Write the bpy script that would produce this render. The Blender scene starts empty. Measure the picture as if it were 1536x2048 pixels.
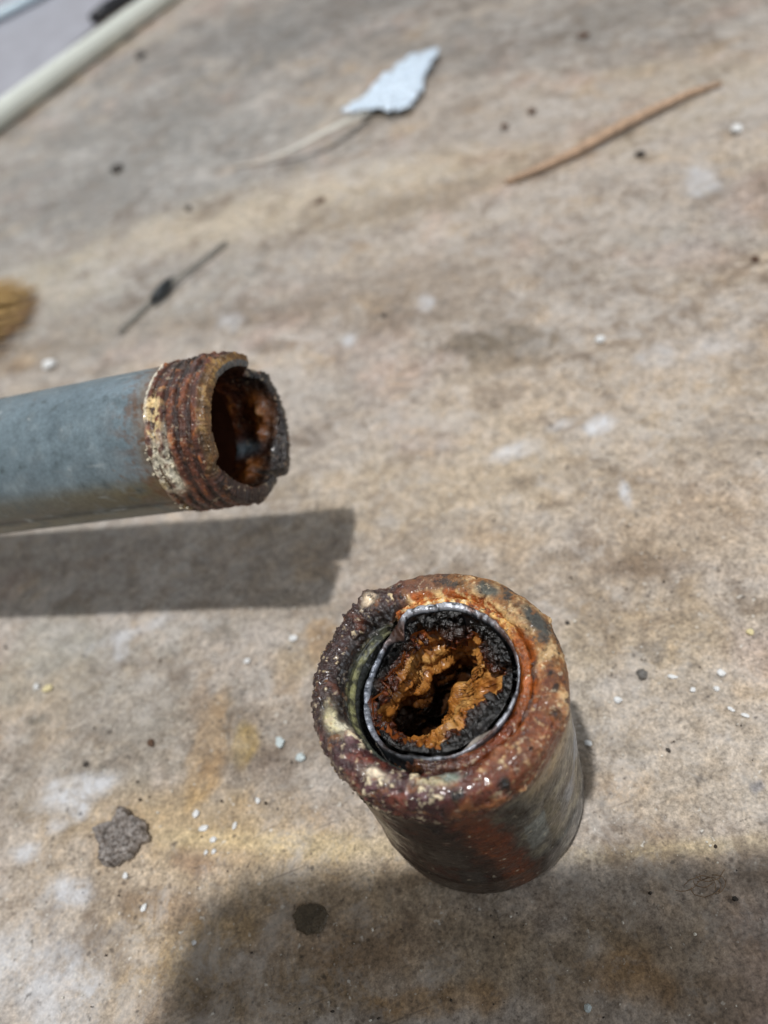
import bpy, math, random
import numpy as np
from mathutils import Vector, Matrix

sc = bpy.context.scene
COL = bpy.context.collection

# ------------------------------------------------------------------ camera
S = 0.02                                   # outer radius of the coupling, metres
FWD = Vector((0.0, 0.68163876, -0.73168887))
RGT = Vector((0.93050762, -0.26799753, -0.24966555))
UPV = Vector((0.36627253, 0.68084207, 0.63427006))
CAM = Vector((0.0, 0.0, 0.1488))
cd = bpy.data.cameras.new("camera")
cam = bpy.data.objects.new("camera", cd)
COL.objects.link(cam)
M = Matrix((RGT, UPV, -FWD)).transposed().to_4x4()
M.translation = CAM
cam.matrix_world = M
cd.sensor_fit = 'VERTICAL'
cd.sensor_height = 24.0
cd.lens = 24.0 * 1540.0 / 2048.0
cd.clip_start = 0.002
cd.clip_end = 50.0
cd.dof.use_dof = True
cd.dof.focus_distance = 0.127
cd.dof.aperture_fstop = 7.6
sc.camera = cam

# ------------------------------------------------------------------ light
w = bpy.data.worlds.new("World")
sc.world = w
w.use_nodes = True
bg = w.node_tree.nodes["Background"]
bg.inputs[0].default_value = (1.0, 0.94, 0.87, 1)
bg.inputs[1].default_value = 0.24
LDIR = Vector((0.0885, 0.1185, -1.0))      # direction the lamp light travels
ld = bpy.data.lights.new("ceiling_lamp", 'AREA')
ld.shape = 'RECTANGLE'
ld.size = 0.15
ld.size_y = 0.10
ld.energy = 137.0
ld.color = (1.0, 0.99, 0.98)
lamp = bpy.data.objects.new("ceiling_lamp", ld)
COL.objects.link(lamp)
lamp.location = Vector((0.0, 0.10, 0.0)) - LDIR * 4.0
lamp.rotation_euler = (LDIR.to_track_quat('-Z', 'Y').to_matrix() @ Matrix.Rotation(math.radians(-20), 3, 'Z')).to_euler()
# the next fixture along the ceiling, further down the shop: cooler, low over the bench
l2 = bpy.data.lights.new("far_ceiling_lamp", 'AREA')
l2.shape = 'RECTANGLE'
l2.size = 1.3
l2.size_y = 0.25
l2.energy = 24.0
l2.color = (0.80, 0.90, 1.0)
lamp2 = bpy.data.objects.new("far_ceiling_lamp", l2)
COL.objects.link(lamp2)
lamp2.location = (-0.6, 3.6, 2.4)
lamp2.rotation_euler = (Vector((0, 0.1, 0)) - lamp2.location).to_track_quat('-Z', 'Y').to_euler()
# added cool fill light from the right, behind the viewer, to light the bore
l3 = bpy.data.lights.new("side_fill_light", 'AREA')
l3.shape = 'RECTANGLE'
l3.size = 1.0
l3.size_y = 1.6
l3.energy = 24.0
l3.color = (0.82, 0.90, 1.0)
lamp3 = bpy.data.objects.new("side_fill_light", l3)
COL.objects.link(lamp3)
lamp3.location = (2.3, -1.7, 1.3)
lamp3.rotation_euler = (Vector((0, 0.12, 0.03)) - lamp3.location).to_track_quat('-Z', 'Y').to_euler()
sc.view_settings.view_transform = 'Standard'
sc.view_settings.look = 'None'
sc.view_settings.gamma = 1
sc.view_settings.exposure = 0.0

# ------------------------------------------------------------------ noise
_rng = np.random.default_rng(7)
_perm = _rng.permutation(256)
_grad = _rng.normal(size=(256, 3))
_grad /= np.linalg.norm(_grad, axis=1)[:, None]

def pnoise(P):
    i = np.floor(P).astype(np.int64)
    f = P - i
    u = f * f * f * (f * (f * 6 - 15) + 10)
    out = np.zeros(P.shape[:-1])
    ix, iy, iz = i[..., 0], i[..., 1], i[..., 2]
    for dx in (0, 1):
        wx = u[..., 0] if dx else 1 - u[..., 0]
        a = _perm[(ix + dx) & 255]
        for dy in (0, 1):
            wy = u[..., 1] if dy else 1 - u[..., 1]
            b = _perm[(a + iy + dy) & 255]
            for dz in (0, 1):
                wz = u[..., 2] if dz else 1 - u[..., 2]
                g = _grad[_perm[(b + iz + dz) & 255]]
                out += wx * wy * wz * (g[..., 0] * (f[..., 0] - dx) + g[..., 1] * (f[..., 1] - dy) + g[..., 2] * (f[..., 2] - dz))
    return out

def fbm(P, freq, octv=4, seed=0.0, gain=0.5, kind=0):
    Q = np.asarray(P, float) * freq + seed * 17.31 + 3.7
    a, tot = 1.0, 0.0
    out = np.zeros(Q.shape[:-1])
    for o in range(octv):
        n = pnoise(Q) * 1.5
        if kind == 1:
            n = 1 - 2 * np.abs(n)          # ridged
        elif kind == 2:
            n = 2 * np.abs(n) - 0.6        # billowed
        out += a * n
        tot += a
        a *= gain
        Q = Q * 2.03 + 11.7
    return out / tot

def normals(P):
    """unit normals of a closed-column grid"""
    du = np.gradient(P, axis=0)
    dv = (np.roll(P, -1, 1) - np.roll(P, 1, 1)) / 2
    N = np.cross(dv, du)
    return N / (np.linalg.norm(N, axis=-1, keepdims=True) + 1e-12)

def sst(a, b, x):
    t = np.clip((x - a) / (b - a), 0, 1)
    return t * t * (3 - 2 * t)

def hexc(h):
    h = h.lstrip('#')
    c = np.array([int(h[k:k + 2], 16) / 255 for k in (0, 2, 4)])
    return np.where(c <= 0.04045, c / 12.92, ((c + 0.055) / 1.055) ** 2.4)

def mix(col, c, wgt):
    c = hexc(c) if isinstance(c, str) else c
    return col + (c - col) * wgt[..., None]

# ------------------------------------------------------------------ mesh helpers
def link(o, parent=None):
    COL.objects.link(o)
    if parent is not None:
        o.parent = parent
    return o

def tag(o, label=None, cat=None, group=None, kind=None):
    for k, v in (('label', label), ('category', cat), ('group', group), ('kind', kind)):
        if v:
            o[k] = v
    return o

def empty(name, loc, label, cat, group=None):
    o = bpy.data.objects.new(name, None)
    o.empty_display_size = 0.01
    o.location = loc
    return tag(link(o), label, cat, group)

def set_attr(me, name, arr, kind):
    at = me.attributes.new(name, kind, 'POINT')
    if kind == 'FLOAT_COLOR':
        full = np.ones((len(arr), 4), np.float32)
        full[:, :3] = np.clip(arr, 0, 1)
        at.data.foreach_set('color', full.ravel())
    else:
        at.data.foreach_set('value', np.asarray(arr, np.float32).ravel())

def mesh_arrays(name, V, F, mat, parent=None, col=None, wet=None, met=None, smooth=True, spk=None):
    V = np.asarray(V, np.float32).reshape(-1, 3)
    F = np.asarray(F, np.int32)
    me = bpy.data.meshes.new(name)
    me.vertices.add(len(V))
    me.vertices.foreach_set('co', V.ravel())
    n, k = F.shape
    me.loops.add(n * k)
    me.loops.foreach_set('vertex_index', F.ravel())
    me.polygons.add(n)
    me.polygons.foreach_set('loop_start', np.arange(0, n * k, k, dtype=np.int32))
    me.polygons.foreach_set('loop_total', np.full(n, k, np.int32))
    me.polygons.foreach_set('use_smooth', np.full(n, smooth))
    if col is not None:
        set_attr(me, 'Col', np.asarray(col).reshape(-1, 3), 'FLOAT_COLOR')
    if wet is not None:
        set_attr(me, 'Wet', np.asarray(wet).reshape(-1), 'FLOAT')
    if met is not None:
        set_attr(me, 'Met', np.asarray(met).reshape(-1), 'FLOAT')
    if spk is not None:
        set_attr(me, 'Spk', np.asarray(spk).reshape(-1), 'FLOAT')
    me.update(calc_edges=True)
    me.validate()
    me.materials.append(mat)
    return link(bpy.data.objects.new(name, me), parent)

def grid_faces(n, m, cyc=False, flip=False):
    """n rows, m columns; cyc closes the columns"""
    i = np.arange(n - 1)[:, None]
    j = np.arange(m if cyc else m - 1)[None, :]
    j2 = (j + 1) % m
    q = np.stack([i * m + j, i * m + j2, (i + 1) * m + j2, (i + 1) * m + j], -1).reshape(-1, 4)
    return q[:, ::-1] if flip else q

# ------------------------------------------------------------------ materials
def nodes_of(name):
    m = bpy.data.materials.new(name)
    m.use_nodes = True
    nt = m.node_tree
    return m, nt, nt.nodes["Principled BSDF"]

def mk_noise(nt, scale, detail=4, rough=0.6, vec=None, dist=0.0):
    n = nt.nodes.new("ShaderNodeTexNoise")
    n.inputs['Scale'].default_value = scale
    n.inputs['Detail'].default_value = detail
    n.inputs['Roughness'].default_value = rough
    n.inputs['Distortion'].default_value = dist
    if vec is not None:
        nt.links.new(vec, n.inputs['Vector'])
    return n

def mk_math(nt, op, a, b=None, c=None):
    n = nt.nodes.new("ShaderNodeMath")
    n.operation = op
    for k, v in enumerate((a, b, c)):
        if v is None:
            continue
        if isinstance(v, (int, float)):
            n.inputs[k].default_value = v
        else:
            nt.links.new(v, n.inputs[k])
    return n.outputs[0]

def mk_range(nt, v, a, b, c, d):
    n = nt.nodes.new("ShaderNodeMapRange")
    nt.links.new(v, n.inputs[0])
    for k, x in enumerate((a, b, c, d)):
        n.inputs[k + 1].default_value = x
    return n.outputs[0]

def mk_scale(nt, colsock, fac):
    n = nt.nodes.new("ShaderNodeMix")
    n.data_type = 'RGBA'
    n.blend_type = 'MULTIPLY'
    n.inputs[0].default_value = 1.0
    nt.links.new(colsock, n.inputs[6])
    nt.links.new(fac, n.inputs[7])
    return n.outputs[2]

def attr_material(name, fine=1800.0, var=0.35, bump=0.5, bdist=0.0003, rdry=0.75, rwet=0.14, coat=0.0, spec=0.5, specks=0.0):
    """painted base colour (attribute Col), wetness (Wet), bare metal (Met), plus grain and relief from noise"""
    m, nt, b = nodes_of(name)
    tc = nt.nodes.new("ShaderNodeTexCoord")
    v = tc.outputs['Object']
    a = nt.nodes.new("ShaderNodeAttribute"); a.attribute_name = 'Col'
    wv = nt.nodes.new("ShaderNodeAttribute"); wv.attribute_name = 'Wet'
    mv = nt.nodes.new("ShaderNodeAttribute"); mv.attribute_name = 'Met'
    n1 = mk_noise(nt, fine, 5, 0.65, v)
    n2 = mk_noise(nt, fine * 0.23, 3, 0.6, v)
    f = mk_range(nt, n1.outputs[0], 0.3, 0.7, 1 - var, 1 + var)
    f2 = mk_range(nt, n2.outputs[0], 0.3, 0.7, 1 - var * 0.6, 1 + var * 0.6)
    c = mk_scale(nt, mk_scale(nt, a.outputs['Color'], f), f2)
    if specks:
        sv = nt.nodes.new("ShaderNodeAttribute"); sv.attribute_name = 'Spk'
        for sc_, lo, hi, rgb, k in ((fine * 0.75, 0.60, 0.68, (0.62, 0.50, 0.34), 0.7), (fine * 1.1, 0.61, 0.68, (0.012, 0.010, 0.010), 0.85), (fine * 0.45, 0.60, 0.67, (0.30, 0.12, 0.035), 0.6)):  # pale specks paint in the rim's glints; dark and orange ones are crust
            ns = mk_noise(nt, sc_, 3, 0.6, v)
            mx = nt.nodes.new("ShaderNodeMix"); mx.data_type = 'RGBA'
            nt.links.new(mk_math(nt, 'MULTIPLY', mk_range(nt, ns.outputs[0], lo, hi, 0, k * specks), sv.outputs['Fac']), mx.inputs[0])
            nt.links.new(c, mx.inputs[6]); mx.inputs[7].default_value = (*rgb, 1)
            c = mx.outputs[2]
    nt.links.new(c, b.inputs['Base Color'])
    r0 = mk_range(nt, wv.outputs['Fac'], 0, 1, rdry, rwet)
    r1 = mk_math(nt, 'MULTIPLY', r0, mk_range(nt, n2.outputs[0], 0.3, 0.7, 0.75, 1.25))
    nt.links.new(r1, b.inputs['Roughness'])
    nt.links.new(mv.outputs['Fac'], b.inputs['Metallic'])
    b.inputs['Specular IOR Level'].default_value = spec
    if coat:
        nt.links.new(mk_math(nt, 'MULTIPLY', wv.outputs['Fac'], coat), b.inputs['Coat Weight'])
        b.inputs['Coat Roughness'].default_value = 0.13
    bp = nt.nodes.new("ShaderNodeBump")
    bp.inputs['Strength'].default_value = bump
    bp.inputs['Distance'].default_value = bdist
    h = mk_math(nt, 'ADD', n1.outputs[0], mk_math(nt, 'MULTIPLY', n2.outputs[0], 1.5))
    nt.links.new(h, bp.inputs['Height'])
    nt.links.new(bp.outputs[0], b.inputs['Normal'])
    return m

def plain_material(name, hexv, rough=0.6, var=0.25, fine=900.0, bump=0.3, bdist=0.0003, metal=0.0, spec=0.5, sub=0.0, alpha=1.0):
    m, nt, b = nodes_of(name)
    tc = nt.nodes.new("ShaderNodeTexCoord")
    n1 = mk_noise(nt, fine, 5, 0.65, tc.outputs['Object'])
    rgb = nt.nodes.new("ShaderNodeRGB")
    rgb.outputs[0].default_value = (*hexc(hexv), 1)
    f = mk_range(nt, n1.outputs[0], 0.3, 0.7, 1 - var, 1 + var)
    nt.links.new(mk_scale(nt, rgb.outputs[0], f), b.inputs['Base Color'])
    nt.links.new(mk_range(nt, n1.outputs[0], 0.3, 0.7, rough * 0.8, min(1, rough * 1.2)), b.inputs['Roughness'])
    b.inputs['Metallic'].default_value = metal
    b.inputs['Specular IOR Level'].default_value = spec
    b.inputs['Alpha'].default_value = alpha
    bp = nt.nodes.new("ShaderNodeBump")
    bp.inputs['Strength'].default_value = bump
    bp.inputs['Distance'].default_value = bdist
    nt.links.new(n1.outputs[0], bp.inputs['Height'])
    nt.links.new(bp.outputs[0], b.inputs['Normal'])
    return m

# ------------------------------------------------------------------ bench top
GA = math.radians(-22)                      # grain direction of the board
GC, GS = math.cos(GA), math.sin(GA)

def bench_material():
    m, nt, b = nodes_of("worn_board")
    tc = nt.nodes.new("ShaderNodeTexCoord")
    mp = nt.nodes.new("ShaderNodeMapping")
    mp.inputs['Rotation'].default_value = (0, 0, -GA)
    nt.links.new(tc.outputs['Object'], mp.inputs['Vector'])
    st = nt.nodes.new("ShaderNodeMapping")
    st.inputs['Scale'].default_value = (0.22, 1, 1)
    nt.links.new(mp.outputs[0], st.inputs['Vector'])
    a = nt.nodes.new("ShaderNodeAttribute"); a.attribute_name = 'Col'
    wv = nt.nodes.new("ShaderNodeAttribute"); wv.attribute_name = 'Wet'
    fine = mk_noise(nt, 1500, 6, 0.7, tc.outputs['Object'])
    mid = mk_noise(nt, 330, 5, 0.7, mp.outputs[0], 0.4)
    grain = mk_noise(nt, 420, 5, 0.65, st.outputs[0], 0.3)
    c = mk_scale(nt, a.outputs['Color'], mk_range(nt, fine.outputs[0], 0.3, 0.7, 0.42, 1.56))
    c = mk_scale(nt, c, mk_range(nt, mid.outputs[0], 0.3, 0.7, 0.66, 1.32))
    c = mk_scale(nt, c, mk_range(nt, grain.outputs[0], 0.3, 0.7, 0.91, 1.08))
    big = mk_noise(nt, 120, 5, 0.75, tc.outputs['Object'], 0.6)
    tint = nt.nodes.new("ShaderNodeMix"); tint.data_type = 'RGBA'; tint.blend_type = 'MULTIPLY'
    nt.links.new(mk_range(nt, big.outputs[0], 0.44, 0.68, 0, 0.42), tint.inputs[0])
    nt.links.new(c, tint.inputs[6]); tint.inputs[7].default_value = (0.95, 0.82, 0.64, 1)
    c = tint.outputs[2]
    # brown grime worked into the surface, in ragged smears
    gr = mk_noise(nt, 75, 9, 0.74, tc.outputs['Object'], 0.8)
    gz = mk_noise(nt, 26, 3, 0.6, tc.outputs['Object'])
    gm = mk_range(nt, mk_math(nt, 'ADD', gr.outputs[0], mk_math(nt, 'MULTIPLY', gz.outputs[0], 0.5)), 0.76, 0.94, 0, 0.68)
    g1 = nt.nodes.new("ShaderNodeMix"); g1.data_type = 'RGBA'
    nt.links.new(gm, g1.inputs[0]); nt.links.new(c, g1.inputs[6]); g1.inputs[7].default_value = (0.135, 0.092, 0.06, 1)
    c = g1.outputs[2]
    # pale plaster dust in the low spots
    du = mk_noise(nt, 140, 9, 0.76, mp.outputs[0], 0.5)
    dz = mk_noise(nt, 17, 3, 0.6, tc.outputs['Object'])
    dm = mk_range(nt, mk_math(nt, 'ADD', du.outputs[0], mk_math(nt, 'MULTIPLY', dz.outputs[0], 0.6)), 0.79, 1.05, 0, 0.68)
    g2 = nt.nodes.new("ShaderNodeMix"); g2.data_type = 'RGBA'
    nt.links.new(dm, g2.inputs[0]); nt.links.new(c, g2.inputs[6]); g2.inputs[7].default_value = (0.60, 0.57, 0.54, 1)
    c = g2.outputs[2]
    # pores and fine scratches
    vo = nt.nodes.new("ShaderNodeTexVoronoi"); vo.inputs['Scale'].default_value = 420; vo.inputs['Randomness'].default_value = 1.0
    nt.links.new(tc.outputs['Object'], vo.inputs['Vector'])
    pk = mk_math(nt, 'MULTIPLY', mk_range(nt, vo.outputs['Distance'], 0.10, 0.24, 0.75, 0), mk_range(nt, gz.outputs[0], 0.40, 0.58, 0, 1))
    sx = nt.nodes.new("ShaderNodeMapping"); sx.inputs['Rotation'].default_value = (0, 0, 0.9); sx.inputs['Scale'].default_value = (0.035, 1, 1)
    nt.links.new(tc.outputs['Object'], sx.inputs['Vector'])
    scn = mk_noise(nt, 700, 2, 0.5, sx.outputs[0], 0.15)
    sm = mk_range(nt, scn.outputs[0], 0.69, 0.74, 0, 0.5)
    g3 = nt.nodes.new("ShaderNodeMix"); g3.data_type = 'RGBA'
    nt.links.new(mk_math(nt, 'MAXIMUM', pk, sm), g3.inputs[0]); nt.links.new(c, g3.inputs[6]); g3.inputs[7].default_value = (0.10, 0.075, 0.055, 1)
    c = g3.outputs[2]
    # old white paint, worn through in ragged patches
    pa = nt.nodes.new("ShaderNodeAttribute"); pa.attribute_name = 'Paint'
    pn = mk_noise(nt, 210, 10, 0.78, tc.outputs['Object'], 0.5)
    pm = mk_math(nt, 'MULTIPLY', pa.outputs['Fac'], mk_range(nt, pn.outputs[0], 0.33, 0.57, 0.06, 1.0))
    wp = nt.nodes.new("ShaderNodeMix"); wp.data_type = 'RGBA'
    nt.links.new(pm, wp.inputs[0]); nt.links.new(c, wp.inputs[6])
    pcol = nt.nodes.new("ShaderNodeRGB"); pcol.outputs[0].default_value = (0.70, 0.72, 0.76, 1)
    nt.links.new(mk_scale(nt, pcol.outputs[0], mk_range(nt, fine.outputs[0], 0.3, 0.7, 0.82, 1.12)), wp.inputs[7])
    c = wp.outputs[2]
    # soft darker blotches of handling dirt
    bl = mk_noise(nt, 38, 7, 0.66, tc.outputs['Object'], 0.7)
    g4 = nt.nodes.new("ShaderNodeMix"); g4.data_type = 'RGBA'; g4.blend_type = 'MULTIPLY'
    nt.links.new(mk_range(nt, bl.outputs[0], 0.51, 0.67, 0, 0.5), g4.inputs[0])
    nt.links.new(c, g4.inputs[6]); g4.inputs[7].default_value = (0.56, 0.53, 0.50, 1)
    c = g4.outputs[2]
    # dark flecks and pale grit trodden into the surface
    spot = mk_noise(nt, 620, 2, 0.5, tc.outputs['Object'])
    dk = nt.nodes.new("ShaderNodeMix"); dk.data_type = 'RGBA'
    nt.links.new(mk_range(nt, spot.outputs[0], 0.66, 0.74, 0, 0.65), dk.inputs[0])
    nt.links.new(c, dk.inputs[6]); dk.inputs[7].default_value = (0.045, 0.036, 0.03, 1)
    sp2 = mk_noise(nt, 780, 2, 0.5, mp.outputs[0])
    lt = nt.nodes.new("ShaderNodeMix"); lt.data_type = 'RGBA'
    nt.links.new(mk_range(nt, sp2.outputs[0], 0.685, 0.75, 0, 0.7), lt.inputs[0])
    nt.links.new(dk.outputs[2], lt.inputs[6]); lt.inputs[7].default_value = (0.72, 0.69, 0.63, 1)
    nt.links.new(lt.outputs[2], b.inputs['Base Color'])
    nt.links.new(mk_math(nt, 'MULTIPLY', mk_range(nt, mid.outputs[0], 0.3, 0.7, 0.42, 0.7), wv.outputs['Fac']), b.inputs['Roughness'])
    b.inputs['Specular IOR Level'].default_value = 0.42
    bp = nt.nodes.new("ShaderNodeBump")
    bp.inputs['Strength'].default_value = 0.55
    bp.inputs['Distance'].default_value = 0.0004
    h = mk_math(nt, 'ADD', mk_math(nt, 'MULTIPLY', fine.outputs[0], 0.6), mk_math(nt, 'ADD', mid.outputs[0], mk_math(nt, 'MULTIPLY', grain.outputs[0], 0.35)))
    nt.links.new(h, bp.inputs['Height'])
    nt.links.new(bp.outputs[0], b.inputs['Normal'])
    return m

def axis_lines(lo, a, b, hi, step, growth):
    mid = list(np.arange(a, b, step))
    out, x, d = [], b, step
    while x < hi:
        out.append(x); d *= growth; x += d
    out.append(hi)
    pre, x, d = [], a - step, step
    while x > lo:
        pre.append(x); d *= growth; x -= d
    pre.append(lo)
    return np.array(pre[::-1] + mid + out)

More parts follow.
